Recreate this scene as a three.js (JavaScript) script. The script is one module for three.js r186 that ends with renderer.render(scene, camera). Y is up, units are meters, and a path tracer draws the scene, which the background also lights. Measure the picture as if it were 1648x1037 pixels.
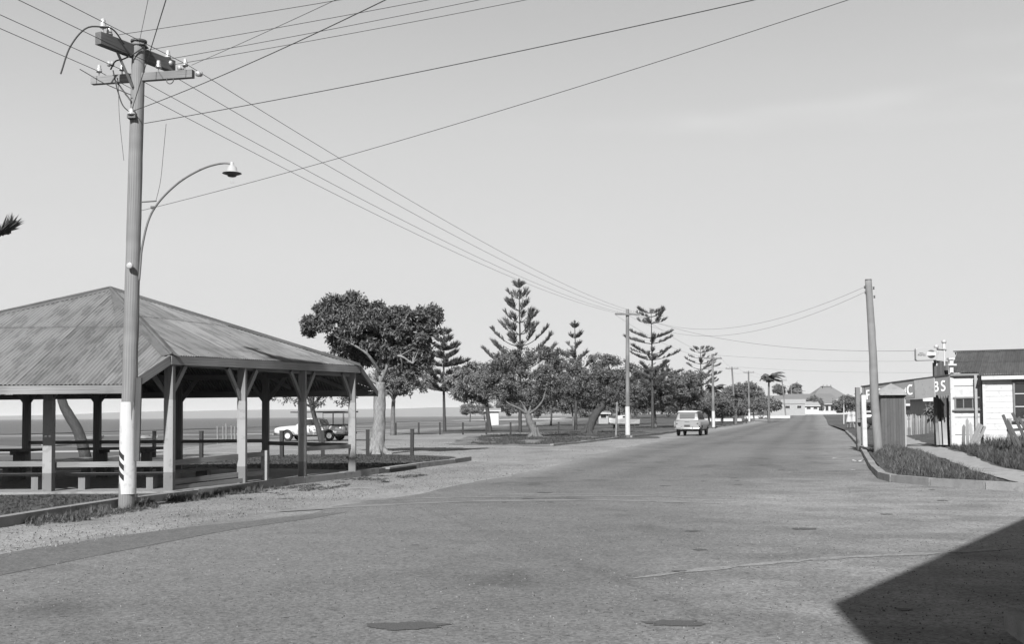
import * as THREE from 'three';
import { mergeGeometries, mergeVertices, toCreasedNormals } from 'three/addons/utils/BufferGeometryUtils.js';
import { MarchingCubes } from 'three/addons/objects/MarchingCubes.js';
import { Brush, Evaluator, SUBTRACTION } from 'three-bvh-csg';

// ---------------------------------------------------------------- camera, sky, sun, exposure
const scene = new THREE.Scene();
const camera = new THREE.PerspectiveCamera(2 * Math.atan(518.5 / 1800) * 180 / Math.PI, 1024 / 645, 0.1, 30000);
camera.position.set(0, 1.5, 0);
camera.rotation.order = 'YXZ';
camera.rotation.set(Math.atan(75 / 1800), 0, -0.45 * Math.PI / 180);
camera.setViewOffset(1648, 1037, 0, -75, 1648, 1037);     // rising front of a view camera
scene.add(camera);

const renderer = new THREE.WebGLRenderer({ antialias: true });
renderer.setSize(1024, 645);
renderer.toneMapping = THREE.LinearToneMapping;
renderer.toneMappingExposure = 1.9;
renderer.shadowMap.enabled = true;

const SUN_EL = 36 * Math.PI / 180;                          // behind the camera, a little to its left
const sunDir = new THREE.Vector3(-0.215 * Math.cos(SUN_EL), Math.sin(SUN_EL), 0.977 * Math.cos(SUN_EL)).normalize();
const sun = new THREE.DirectionalLight(new THREE.Color(1, 1, 1), 4.9);
sun.position.copy(sunDir).multiplyScalar(200);
sun.castShadow = true; sun.shadow.radius = 1.8;
sun.shadow.mapSize.set(4096, 4096);
Object.assign(sun.shadow.camera, { left: -120, right: 120, top: 120, bottom: -120, near: 1, far: 600 });
scene.add(sun, sun.target);

// ---------------------------------------------------------------- random, noise
function rng(seed) { let a = seed >>> 0; return () => { a = a + 0x6D2B79F5 | 0; let t = Math.imul(a ^ a >>> 15, 1 | a); t = t + Math.imul(t ^ t >>> 7, 61 | t) ^ t; return ((t ^ t >>> 14) >>> 0) / 4294967296; }; }
const clamp = (v, a = 0, b = 1) => v < a ? a : v > b ? b : v;
const sstep = (a, b, v) => { const t = clamp((v - a) / (b - a)); return t * t * (3 - 2 * t); };
const lerp = (a, b, t) => a + (b - a) * t;
function hash(x, y, s = 0) { let h = Math.imul(x | 0, 374761393) + Math.imul(y | 0, 668265263) + Math.imul(s | 0, 1442695041); h = Math.imul(h ^ h >>> 13, 1274126177); return ((h ^ h >>> 16) >>> 0) / 4294967296; }
function noise(x, y, s = 0, per = 0) {                       // value noise, periodic when per > 0
  const xi = Math.floor(x), yi = Math.floor(y), fx = x - xi, fy = y - yi, u = fx * fx * (3 - 2 * fx), v = fy * fy * (3 - 2 * fy);
  const w = per ? (n) => ((n % per) + per) % per : (n) => n;
  const a = hash(w(xi), w(yi), s), b = hash(w(xi + 1), w(yi), s), c = hash(w(xi), w(yi + 1), s), d = hash(w(xi + 1), w(yi + 1), s);
  return a + (b - a) * u + (c - a) * v + (a - b - c + d) * u * v;
}
function fbm(x, y, s = 0, o = 4, per = 0) { let a = 0, k = 0.5, n = 0; for (let i = 0; i < o; i++) { a += k * noise(x, y, s + i, per); n += k; x *= 2; y *= 2; per *= 2; k *= 0.5; } return a / n; }
function table(t) { return (v) => { if (v <= t[0][0]) return t[0][1]; for (let i = 1; i < t.length; i++) if (v <= t[i][0]) return lerp(t[i - 1][1], t[i][1], (v - t[i - 1][0]) / (t[i][0] - t[i - 1][0])); return t[t.length - 1][1]; }; }

// the sky: a clear pale one, paler toward the horizon, with a few thin streaks of cloud
{
  const W = 1024, H = 512, d = new Float32Array(W * H * 4);
  const T = table([[-90, 0.33], [-0.5, 0.375], [3, 0.385], [8, 0.378], [13, 0.35], [20, 0.28], [32, 0.19], [60, 0.115], [90, 0.095]]);
  for (let j = 0; j < H; j++) for (let i = 0; i < W; i++) {
    const el = ((j + 0.5) / H - 0.5) * 180, az = (i / W) * 360;
    let L = T(el);
    const c = fbm(i / W * 24, el * 0.55, 31, 5, 24), c2 = fbm(i / W * 6, el * 0.12, 77, 4, 6);
    L *= 1 + 0.12 * sstep(0.62, 0.8, c) * sstep(0.48, 0.62, c2) * sstep(4, 12, el) + 0.05 * (c2 - 0.5);
    const o = (j * W + i) * 4; d[o] = d[o + 1] = d[o + 2] = L; d[o + 3] = 1;
  }
  const t = new THREE.DataTexture(d, W, H, THREE.RGBAFormat, THREE.FloatType);
  t.mapping = THREE.EquirectangularReflectionMapping; t.magFilter = t.minFilter = THREE.LinearFilter; t.wrapS = THREE.RepeatWrapping; t.needsUpdate = true;
  scene.background = t; scene.environment = t;
}
scene.fog = new THREE.FogExp2(new THREE.Color(0.9, 0.9, 0.9), 0.00008);

// ---------------------------------------------------------------- textures (all grey: the photograph is black and white)
const enc = (v) => { v = clamp(v); return Math.round(255 * (v <= 0.0031308 ? v * 12.92 : 1.055 * Math.pow(v, 1 / 2.4) - 0.055)); };
function tex(size, metres, f, linear = false, sizeY = size, metresY = metres) {
  const d = new Uint8Array(size * sizeY * 4);
  for (let j = 0; j < sizeY; j++) for (let i = 0; i < size; i++) { const v = f(i / size, j / sizeY), o = (j * size + i) * 4; d[o] = d[o + 1] = d[o + 2] = linear ? Math.round(255 * clamp(v)) : enc(v); d[o + 3] = 255; }
  const t = new THREE.DataTexture(d, size, sizeY); t.wrapS = t.wrapT = THREE.RepeatWrapping; t.magFilter = THREE.LinearFilter; t.minFilter = THREE.LinearMipmapLinearFilter; t.generateMipmaps = true;
  if (!linear) t.colorSpace = THREE.SRGBColorSpace;
  t.repeat.set(1 / metres, 1 / metresY); t.needsUpdate = true; return t;
}
// values are linear albedo
const speck = (u, v, n, s, p) => { const h = hash(Math.floor(u * n), Math.floor(v * n), s); return h > p ? (h - p) / (1 - p) : 0; };
const asphaltMap = tex(1024, 4.1, (u, v) => 0.118 * (0.5 + 0.98 * fbm(u * 170, v * 170, 1, 2, 170)) * (0.86 + 0.28 * fbm(u * 24, v * 24, 9, 5, 24)) * (1 - 0.6 * speck(u, v, 380, 3, 0.94)) * (1 - 0.6 * speck(u, v, 110, 13, 0.992)) + 0.09 * speck(u, v, 450, 5, 0.975));
const gravelMap = tex(1024, 3.7, (u, v) => 0.195 * (0.55 + 0.9 * fbm(u * 96, v * 96, 2, 3, 96)) * (0.78 + 0.44 * fbm(u * 6, v * 6, 19, 4, 6)) * (1 - 0.5 * speck(u, v, 260, 6, 0.94)) + 0.12 * speck(u, v, 300, 7, 0.97));
const grassMap = tex(1024, 5.3, (u, v) => { const a = fbm(u * 160, v * 160, 4, 2, 160), b = fbm(u * 10, v * 10, 14, 4, 10), c = sstep(0.56, 0.72, b); return (0.024 + 0.045 * a * a * 1.6) * (0.65 + 0.7 * b) + 0.045 * c * a; });
const mudMap = tex(1024, 260, (u, v) => { const a = fbm(u * 12, v * 48, 8, 5, 12), b = fbm(u * 8, v * 24, 28, 4, 8); return 0.022 + 0.075 * a * (0.6 + 0.8 * b) + 0.24 * sstep(0.58, 0.68, a) * sstep(0.46, 0.62, b); }, false, 1024, 260);
const woodMap = tex(512, 0.9, (u, v) => (0.55 + 0.5 * fbm(u * 48, v * 3, 41, 4, 3)) * (0.8 + 0.4 * fbm(u * 5, v * 5, 42, 3, 5)) * (1 - 0.5 * sstep(0.72, 0.8, fbm(u * 90, v * 6, 43, 2, 6))), false, 512, 2.4);
const poleMap = tex(512, 0.62, (u, v) => (0.32 + 1.0 * fbm(u * 30, v * 2, 141, 5, 2)) * (1 - 0.6 * sstep(0.66, 0.74, fbm(u * 70, v * 4, 142, 3, 2))) * (0.85 + 0.3 * fbm(u * 4, v * 8, 143, 4, 4)), false, 512, 3.1);
const paintMap = tex(512, 1.7, (u, v) => (0.86 + 0.14 * fbm(u * 8, v * 8, 51, 5, 8)) * (1 - 0.16 * sstep(0.64, 0.74, fbm(u * 22, v * 22, 52, 4, 22))));
const ironMap = tex(1024, 3.3, (u, v) => (0.74 + 0.4 * fbm(u * 9, v * 9, 61, 5, 9)) * (1 - 0.3 * sstep(0.54, 0.72, fbm(u * 34, v * 5, 62, 4, 5))) * (1 - 0.5 * speck(u, v, 120, 64, 0.985)) * (1 + 0.25 * sstep(0.6, 0.7, fbm(u * 40, v * 10, 63, 3, 10))));
const barkMap = tex(512, 0.8, (u, v) => 0.45 + 0.75 * fbm(u * 14, v * 7, 71, 5, 7) * (1 - 0.5 * sstep(0.6, 0.7, fbm(u * 30, v * 14, 72, 3, 14))));
const concreteMap = tex(512, 1.9, (u, v) => (0.7 + 0.4 * fbm(u * 12, v * 12, 81, 5, 12)) * (1 - 0.3 * speck(u, v, 150, 82, 0.95)) * (1 - 0.35 * sstep(0.62, 0.75, fbm(u * 7, v * 7, 83, 4, 7))));
const fineBump = tex(512, 0.9, (u, v) => 0.6 * fbm(u * 64, v * 64, 91, 3, 64) + 0.4 * speck(u, v, 90, 92, 0.85), true);
const seaBump = tex(512, 26, (u, v) => fbm(u * 24, v * 64, 95, 4, 24), true, 512, 26);
const woodBump = tex(256, 0.5, (u, v) => fbm(u * 40, v * 3, 97, 3, 3), true, 256, 1.6);
const barkBump = tex(256, 0.6, (u, v) => fbm(u * 12, v * 5, 98, 4, 5), true);

// ---------------------------------------------------------------- materials
const M = {};
function mat(v, o = {}) { const m = new THREE.MeshStandardMaterial({ roughness: 0.9, metalness: 0, ...o }); m.color.setRGB(v, v, v); return m; }
M.asphalt = mat(1, { map: asphaltMap, bumpMap: fineBump, bumpScale: 0.006, roughness: 0.93, vertexColors: true });
M.gravel = mat(1, { map: gravelMap, bumpMap: fineBump, bumpScale: 0.012, roughness: 0.98, vertexColors: true });
M.grass = mat(1, { map: grassMap, bumpMap: fineBump, bumpScale: 0.03, roughness: 1, vertexColors: true });
M.mud = mat(1, { map: mudMap, roughness: 0.9 });
M.sea = mat(0.085, { roughness: 0.62, bumpMap: seaBump, bumpScale: 0.35 });
M.hill = mat(0.05, { roughness: 1 });
M.tar = mat(0.055, { roughness: 0.85, bumpMap: fineBump, bumpScale: 0.008 });
M.dust = mat(0.145, { bumpMap: fineBump, bumpScale: 0.006, side: THREE.DoubleSide });
M.dustWide = mat(0.78, { map: gravelMap, side: THREE.DoubleSide });
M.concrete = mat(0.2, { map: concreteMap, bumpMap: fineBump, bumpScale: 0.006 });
M.kerbStone = [0.19, 0.215, 0.17].map(v => mat(v, { map: concreteMap, bumpMap: fineBump, bumpScale: 0.008 }));
M.path = mat(0.24, { map: concreteMap, bumpMap: fineBump, bumpScale: 0.004 });
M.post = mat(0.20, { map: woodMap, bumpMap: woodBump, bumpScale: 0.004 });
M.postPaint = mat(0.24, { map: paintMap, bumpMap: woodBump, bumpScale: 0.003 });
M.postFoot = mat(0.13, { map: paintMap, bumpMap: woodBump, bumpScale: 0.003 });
M.darkWood = mat(0.07, { map: woodMap, bumpMap: woodBump, bumpScale: 0.004 });
M.bollard = mat(0.03, { map: woodMap });
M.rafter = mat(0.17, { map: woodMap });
M.iron = [0.132, 0.15, 0.115, 0.142].map(v => mat(v, { map: ironMap, roughness: 0.75 }));
M.ironDark = [0.05, 0.058, 0.045].map(v => mat(v, { map: ironMap, roughness: 0.8 }));
M.cap = mat(0.085, { map: ironMap, roughness: 0.8 });
M.pole = mat(0.17, { map: poleMap, bumpMap: woodBump, bumpScale: 0.006 });
M.poleFar = mat(0.16, { map: woodMap });
M.poleWhite = mat(0.42, { map: paintMap, bumpMap: woodBump, bumpScale: 0.003 });
M.black = mat(0.012, { roughness: 0.8 });
M.wire = mat(0.02, { roughness: 0.7 });
M.metalDark = mat(0.05, { roughness: 0.6 });
M.pipe = mat(0.12, { roughness: 0.5, metalness: 0.3 });
M.porcelain = mat(0.3, { roughness: 0.2 });
M.shadeWhite = mat(0.3, { roughness: 0.35 });
M.bulb = new THREE.MeshPhysicalMaterial({ color: 0xffffff, roughness: 0.05, transmission: 1, thickness: 0, ior: 1.45 });
M.bark = mat(0.12, { map: barkMap, bumpMap: barkBump, bumpScale: 0.02 });
M.barkPale = mat(0.19, { map: barkMap, bumpMap: barkBump, bumpScale: 0.02 });
M.barkDark = mat(0.042, { map: barkMap, bumpMap: barkBump, bumpScale: 0.02 });
M.leaf = mat(1, { roughness: 0.55, side: THREE.DoubleSide });
M.leafDull = mat(1, { roughness: 0.85, side: THREE.DoubleSide });
M.white = mat(0.41, { map: paintMap, roughness: 0.7 });
M.whiteBoards = [0.4, 0.43, 0.41].map(v => mat(v, { map: paintMap, roughness: 0.75 }));
M.offWhite = mat(0.26, { map: paintMap, roughness: 0.75 });
M.greyPaint = mat(0.04, { map: paintMap, roughness: 0.7 });
M.shedBoards = [0.062, 0.07, 0.056].map(v => mat(v, { map: paintMap, bumpMap: woodBump, bumpScale: 0.003, roughness: 0.75 }));
M.midPaint = mat(0.14, { map: paintMap, roughness: 0.7 });
M.palePaint = mat(0.25, { map: paintMap, roughness: 0.7 });
M.picket = [0.16, 0.24, 0.3, 0.1].map(v => mat(v, { map: woodMap }));
M.glass = new THREE.MeshPhysicalMaterial({ color: 0x202020, roughness: 0.06, metalness: 0, reflectivity: 0.6 });
M.glass.color.setRGB(0.02, 0.02, 0.02);
M.glassPaleSheen = new THREE.MeshPhysicalMaterial({ roughness: 0.15 }); M.glassPaleSheen.color.setRGB(0.085, 0.085, 0.085);  // reflection and see-through put into a paler glass colour
M.carWhite = new THREE.MeshPhysicalMaterial({ roughness: 0.35, clearcoat: 0.6, clearcoatRoughness: 0.15 }); M.carWhite.color.setRGB(0.42, 0.42, 0.42);
M.carGrey = new THREE.MeshPhysicalMaterial({ roughness: 0.4, clearcoat: 0.5, clearcoatRoughness: 0.2 }); M.carGrey.color.setRGB(0.19, 0.19, 0.19);
M.carDark = new THREE.MeshPhysicalMaterial({ roughness: 0.4, clearcoat: 0.5, clearcoatRoughness: 0.2 }); M.carDark.color.setRGB(0.03, 0.03, 0.03);
M.chrome = mat(0.55, { metalness: 0.9, roughness: 0.25 });
M.rubber = mat(0.016, { roughness: 0.85 });
M.skin = mat(0.16, { roughness: 0.7 });
M.cloth = mat(0.32, { roughness: 0.95 });
M.hair = mat(0.02, { roughness: 0.8 });
M.paper = mat(0.3, { roughness: 0.9, side: THREE.DoubleSide });
M.stone = mat(1, { roughness: 0.95 });

// ---------------------------------------------------------------- geometry helpers (z = -distance ahead of the camera)
const V = (x, y, d) => new THREE.Vector3(x, y, -d);
const U = (x, y, z) => new THREE.Vector3(x, y, z);
function boxUV(g) {
  if (g.index) g = g.toNonIndexed();
  if (!g.attributes.normal) g.computeVertexNormals();
  const p = g.attributes.position, uv = new Float32Array(p.count * 2), a = U(0, 0, 0), b = U(0, 0, 0), c = U(0, 0, 0);
  for (let i = 0; i < p.count; i += 3) {
    a.fromBufferAttribute(p, i); b.fromBufferAttribute(p, i + 1).sub(a); c.fromBufferAttribute(p, i + 2).sub(a); b.cross(c);
    const x = Math.abs(b.x), y = Math.abs(b.y), z = Math.abs(b.z);
    for (let k = 0; k < 3; k++) {
      const X = p.getX(i + k), Y = p.getY(i + k), Z = p.getZ(i + k), o = (i + k) * 2;
      if (y >= x && y >= z) { uv[o] = X; uv[o + 1] = Z; } else if (x >= z) { uv[o] = Z; uv[o + 1] = Y; } else { uv[o] = X; uv[o + 1] = Y; }
    }
  }
  g.setAttribute('uv', new THREE.BufferAttribute(uv, 2));
  for (const n of Object.keys(g.attributes)) if (!['position', 'normal', 'uv'].includes(n)) g.deleteAttribute(n);
  return g;
}
function merge(gs) { gs = [].concat(gs).map(g => { if (g.userData?.keepUV) return g.index ? g.toNonIndexed() : g; return boxUV(g); }); return gs.length > 1 ? mergeGeometries(gs) : gs[0]; }
const used = new Map();
function numbered(n) { const k = used.get(n) || 0; used.set(n, k + 1); return k ? `${n}_${String(k).padStart(3, '0')}` : n; }
function tag(o, label, category, group) { o.userData.label = label; if (category) o.userData.category = category; if (group) o.userData.group = group; return o; }
function thing(name, label, category, pos = U(0, 0, 0), group, turn = 0) { const o = new THREE.Group(); o.name = numbered(name); o.position.copy(pos); o.rotation.y = turn; scene.add(o); return tag(o, label, category, group); }
function put(name, geos, m, parent) {                       // a part in its thing's own coordinates
  const g = merge(geos), o = new THREE.Mesh(g, m); o.castShadow = o.receiveShadow = true;
  o.name = parent ? name : numbered(name); (parent || scene).add(o); return o;
}
function worldPos(p) { const v = U(0, 0, 0); for (let q = p; q && q !== scene; q = q.parent) v.add(q.position); return v; }
function at(name, geos, m, parent) {                        // a part given in world coordinates (its thing is not turned)
  const g = merge(geos); const w = worldPos(parent); g.translate(-w.x, -w.y, -w.z); g.userData.keepUV = true; return put(name, g, m, parent);
}
function structure(name, geo, m) { const o = new THREE.Mesh(geo, m); o.castShadow = o.receiveShadow = true; o.name = numbered(name); o.userData.kind = 'structure'; scene.add(o); return o; }
function box(w, h, d, x = 0, y = 0, z = 0, ry = 0, rx = 0, rz = 0) { const g = new THREE.BoxGeometry(w, h, d); if (rx) g.rotateX(rx); if (rz) g.rotateZ(rz); if (ry) g.rotateY(ry); return g.translate(x, y, z); }
function cyl(r0, r1, h, x = 0, y = 0, z = 0, n = 10) { return new THREE.CylinderGeometry(r1, r0, h, n).translate(x, y + h / 2, z); }
const _m4 = new THREE.Matrix4();
function beam(a, b, w, h, up = U(0, 1, 0)) {                // a bar from a to b, w across and h high
  const f = b.clone().sub(a), L = f.length(); f.normalize(); const r = f.clone().cross(up).normalize(), u = r.clone().cross(f);
  const g = new THREE.BoxGeometry(w, h, L).toNonIndexed(), p = g.attributes.position, q = g.attributes.uv, o = (a.x * 7.3 + a.y * 3.1 + a.z * 5.7) % 5; for (let i = 0; i < p.count; i++) q.setXY(i, p.getX(i) + p.getY(i) + o, p.getZ(i) + o); g.userData.keepUV = true; _m4.makeBasis(r, u, f.clone().negate()).setPosition(a.clone().add(b).multiplyScalar(0.5)); return g.applyMatrix4(_m4);
}
function tube(pts, r0, r1 = r0, n = 8, seg = 0, rough = 0, seed = 0) {   // a tapered tube through points
  const c = pts.length > 2 ? new THREE.CatmullRomCurve3(pts) : new THREE.LineCurve3(pts[0], pts[1]); seg = seg || (pts.length > 2 ? pts.length * 4 : 1);
  const fr = c.computeFrenetFrames(seg, false), P = [], UV = [], I = [], L = c.getLength();
  for (let i = 0; i <= seg; i++) {
    const t = i / seg, p = c.getPointAt(t), N = fr.normals[i], B = fr.binormals[i];
    for (let j = 0; j <= n; j++) {
      const a = j / n * 6.283185; let r = lerp(r0, r1, t); if (rough) r *= 1 + rough * (2 * noise((j % n) * 1.3 + seed * 7, t * L * 3, seed) - 1);
      P.push(p.x + r * (Math.cos(a) * N.x + Math.sin(a) * B.x), p.y + r * (Math.cos(a) * N.y + Math.sin(a) * B.y), p.z + r * (Math.cos(a) * N.z + Math.sin(a) * B.z));
      UV.push(j / n * 6.28 * (r0 + r1) / 2, t * L);
    }
  }
  for (let i = 0; i < seg; i++) for (let j = 0; j < n; j++) { const a = i * (n + 1) + j, b = a + n + 1; I.push(a, a + 1, b, b, a + 1, b + 1); }
  for (const [k, fl] of [[0, 0], [seg, 1]]) { const p = c.getPointAt(k / seg), o = P.length / 3; P.push(p.x, p.y, p.z); UV.push(0, 0); for (let j = 0; j < n; j++) { const a = k * (n + 1) + j; fl ? I.push(o, a, a + 1) : I.push(o, a + 1, a); } }
  const g = new THREE.BufferGeometry(); g.setAttribute('position', new THREE.Float32BufferAttribute(P, 3)); g.setAttribute('uv', new THREE.Float32BufferAttribute(UV, 2)); g.setIndex(I); g.computeVertexNormals(); g.userData.keepUV = true; return g;
}
function lathe(profile, n = 16) { return new THREE.LatheGeometry(profile.map(([r, y]) => new THREE.Vector2(Math.max(r, 0.0005), y)), n); }
function plate(pts2, depth, bevel = 0) { return new THREE.ExtrudeGeometry(new THREE.Shape(pts2.map(([x, y]) => new THREE.Vector2(x, y))), { depth, bevelEnabled: bevel > 0, bevelSize: bevel, bevelThickness: bevel, bevelSegments: 1 }); }

// ---------------------------------------------------------------- the lie of the land
const rise = (d) => 1.3 * sstep(150, 330, d);               // the road climbs a little far ahead
const roadL = table([[-30, -6.8], [0, -6], [11, -5.04], [12.4, -4.63], [14.6, -3.85], [17.5, -2.96], [22.1, -1.54], [29.6, 0.4], [49.4, 4.79], [73.8, 11.27], [139, 28.97], [200, 45.5], [360, 87]]);
const roadR = table([[-30, 26], [12, 26], [14, 16], [17, 12], [20.87, 9.5], [22.6, 8.45], [23.7, 8.07], [24.84, 8.15], [29.1, 9.35], [35.7, 11.26], [46.8, 14.52], [63.3, 19.19], [82.7, 24.65], [132, 37.2], [200, 56], [360, 99]]);
const shoreX = table([[-60, -60], [0, -40], [30, -24], [38, -18], [45, -15.6], [60, -16], [70, -16.6], [80, -15.8], [100, -15], [125, -12], [150, -6], [180, 0], [220, 8], [300, 20], [500, 42], [900, 90], [3000, 400]]);
const kerbLX = table([[-10, -8.2], [8, -7.7], [15.8, -7.21], [17.3, -6.95], [19.2, -6.63], [20.9, -6.38], [23.2, -5.45], [25.8, -4.66], [28.6, -3.73], [32.9, -2.65], [36.65, -1.49]]);
const vergeH = (x, d) => { const e = x - roadR(d); return 0.12 + 0.28 * sstep(1.2, 6, e) * sstep(110, 60, d) + 0.03 * (fbm(x * 1.3, d * 1.3, 5, 3) - 0.5); };
function sheet(rows, x0, x1, cols, y, tone) {               // a sheet between two edges, row by row along the distance
  const P = [], UV = [], C = [], I = [];
  for (const d of rows) { const a = x0(d), b = x1(d); for (let j = 0; j <= cols; j++) { const x = lerp(a, b, j / cols), t = tone ? tone(x, d) : 1; P.push(x, y(x, d), -d); UV.push(x, d); C.push(t, t, t); } }
  for (let i = 0; i < rows.length - 1; i++) for (let j = 0; j < cols; j++) { const a = i * (cols + 1) + j, b = a + cols + 1; I.push(a, a + 1, b, b, a + 1, b + 1); }
  const g = new THREE.BufferGeometry(); g.setAttribute('position', new THREE.Float32BufferAttribute(P, 3)); g.setAttribute('uv', new THREE.Float32BufferAttribute(UV, 2)); g.setAttribute('color', new THREE.Float32BufferAttribute(C, 3)); g.setIndex(I); g.computeVertexNormals(); return g;
}
function span(a, b, n, pow = 1) { return Array.from({ length: n + 1 }, (_, i) => a + (b - a) * Math.pow(i / n, pow)); }

{ // ground: one sheet from the shore out to the far right, grass and dirt
  const rows = [...span(-60, 20, 20), ...span(22, 160, 90), ...span(165, 400, 30), ...span(450, 3200, 14)];
  const P = [], UV = [], C = [], I = [], cols = 110;
  for (const d of rows) {
    const s = shoreX(d), far = 60 + Math.max(0, d) * 1.4;
    for (let j = 0; j <= cols; j++) {
      let x, y;
      if (j < 10) { x = s - 7 + j * 0.75; y = -1.45 * (1 - sstep(0, 9, j)) - 0.012; } else { const t = (j - 10) / (cols - 10); x = s + 0.5 + (far - s) * Math.pow(t, 1.6); y = -0.012; }
      const e = x - s, sandy = sstep(9, 1, e + 7 * (fbm(x * 0.3, d * 0.2, 7, 3) - 0.5)) * (d > 36 ? 1 : 0);
      const under = x > roadL(d) - 14 - 4 * fbm(x * 0.2, d * 0.2, 3, 2) && x < roadL(d) && d < 62 ? 0 : 0;
      P.push(x, y + rise(d), -d); UV.push(x, d);
      const t = lerp(0.95 + 0.5 * (fbm(x * 0.15, d * 0.15, 12, 4) - 0.5) + 0.5 * sstep(0.55, 0.7, fbm(x * 0.6, d * 0.12, 15, 3)), 3.6, sandy) + under; C.push(t, t, t);
    }
  }
  for (let i = 0; i < rows.length - 1; i++) for (let j = 0; j < cols; j++) { const a = i * (cols + 1) + j, b = a + cols + 1; I.push(a, a + 1, b, b, a + 1, b + 1); }
  const g = new THREE.BufferGeometry(); g.setAttribute('position', new THREE.Float32BufferAttribute(P, 3)); g.setAttribute('uv', new THREE.Float32BufferAttribute(UV, 2)); g.setAttribute('color', new THREE.Float32BufferAttribute(C, 3)); g.setIndex(I); g.computeVertexNormals();
  structure('ground', g, M.grass);
}
{ // tidal flat, sea, hills across the bay
  const rows = [...span(-60, 60, 30), ...span(64, 700, 80, 1.5)];
  structure('mudflat', sheet(rows, () => -700, (d) => shoreX(d) + 3, 120, (x, d) => -1.5 + 0.16 * (fbm(x * 0.11, d * 0.3, 21, 4) - 0.5)), M.mud);
  const sh = new THREE.Shape([[-9000, 195], [-300, 205], [-95, 214], [-74, 330], [-58, 540], [-20, 800], [150, 1300], [1200, 3000], [5000, 16000], [-16000, 16000], [-16000, 195]].map(([x, d]) => new THREE.Vector2(x, d)));
  const g = new THREE.ShapeGeometry(sh); g.rotateX(-Math.PI / 2); g.translate(0, -1.38, 0);
  const p = g.attributes.position, uv = new Float32Array(p.count * 2); for (let i = 0; i < p.count; i++) { uv[i * 2] = p.getX(i); uv[i * 2 + 1] = -p.getZ(i); } g.setAttribute('uv', new THREE.BufferAttribute(uv, 2));
  structure('sea', g, M.sea);
  const P = [], I = []; let n = 0;
  for (let x = -6500; x <= 3500; x += 60) { const h = 34 + 34 * fbm(x / 900, 3, 66, 4) + 26 * sstep(-1700, 300, x) * fbm(x / 500, 9, 67, 3) - 22 * sstep(-3000, -4400, x); P.push(x, -2, -8200, x, h, -8700, x, h * 0.9, -9300); if (n++) { const a = (n - 2) * 3, b = a + 3; I.push(a, b, a + 1, a + 1, b, b + 1, a + 1, b + 1, a + 2, a + 2, b + 1, b + 2); } }
  const hg = new THREE.BufferGeometry(); hg.setAttribute('position', new THREE.Float32BufferAttribute(P, 3)); hg.setIndex(I); hg.computeVertexNormals(); structure('hills', boxUV(hg), M.hill);
}
// wheel tracks, worn lanes and dusty patches of the asphalt
function roadTone(x, d) {
  const c = (roadL(d) + Math.min(roadR(d), roadL(d) + 13)) / 2, u = x - c;
  let t = 0.93 + 0.4 * (fbm(x * 0.22, d * 0.16, 33, 4) - 0.5) + 0.24 * (fbm(x * 1.9, d * 1.6, 34, 4) - 0.5) - 0.22 * sstep(0.66, 0.74, fbm(x * 1.1, d * 0.9, 39, 4));
  for (const k of [-3.2, -1.5, 1.3, 3.0]) t -= 0.2 * Math.exp(-Math.pow((u - k) / 0.55, 2)) * sstep(12, 34, d);   // oiled wheel lanes
  const dusty = sstep(0.4, 4.2, x - (d < 26 ? lerp(-1.6, 3.2, clamp((d - 6) / 20)) : roadR(d) - 4.0) + 2.4 * (fbm(x * 0.5, d * 0.35, 36, 4) - 0.5));
  t += 0.5 * dusty * (0.3 + 0.9 * sstep(0.3, 0.7, fbm(x * 1.5, d * 2.2, 37, 5)));
  const arc = (px, pd, r, w) => Math.exp(-Math.pow((Math.hypot(x - px, d - pd) - r) / w, 2));
  t += 0.35 * arc(2.0, -20, 41.3, 0.035) * sstep(-5, -2, x) * sstep(8, 5, x) + 0.3 * arc(2.2, -20, 39.9, 0.03) * sstep(-3, 0, x) * sstep(8, 6, x) + 0;
  if (d > 23) t += 0.4 * sstep(0.9, 0.0, x - roadL(d) + 0.8 * (fbm(x * 2, d * 0.7, 38, 3) - 0.5)) * sstep(23, 30, d);
  t -= 0.1 * sstep(0.62, 0.7, fbm(x * 0.35, d * 0.5, 41, 3));
  return t;
}
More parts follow.
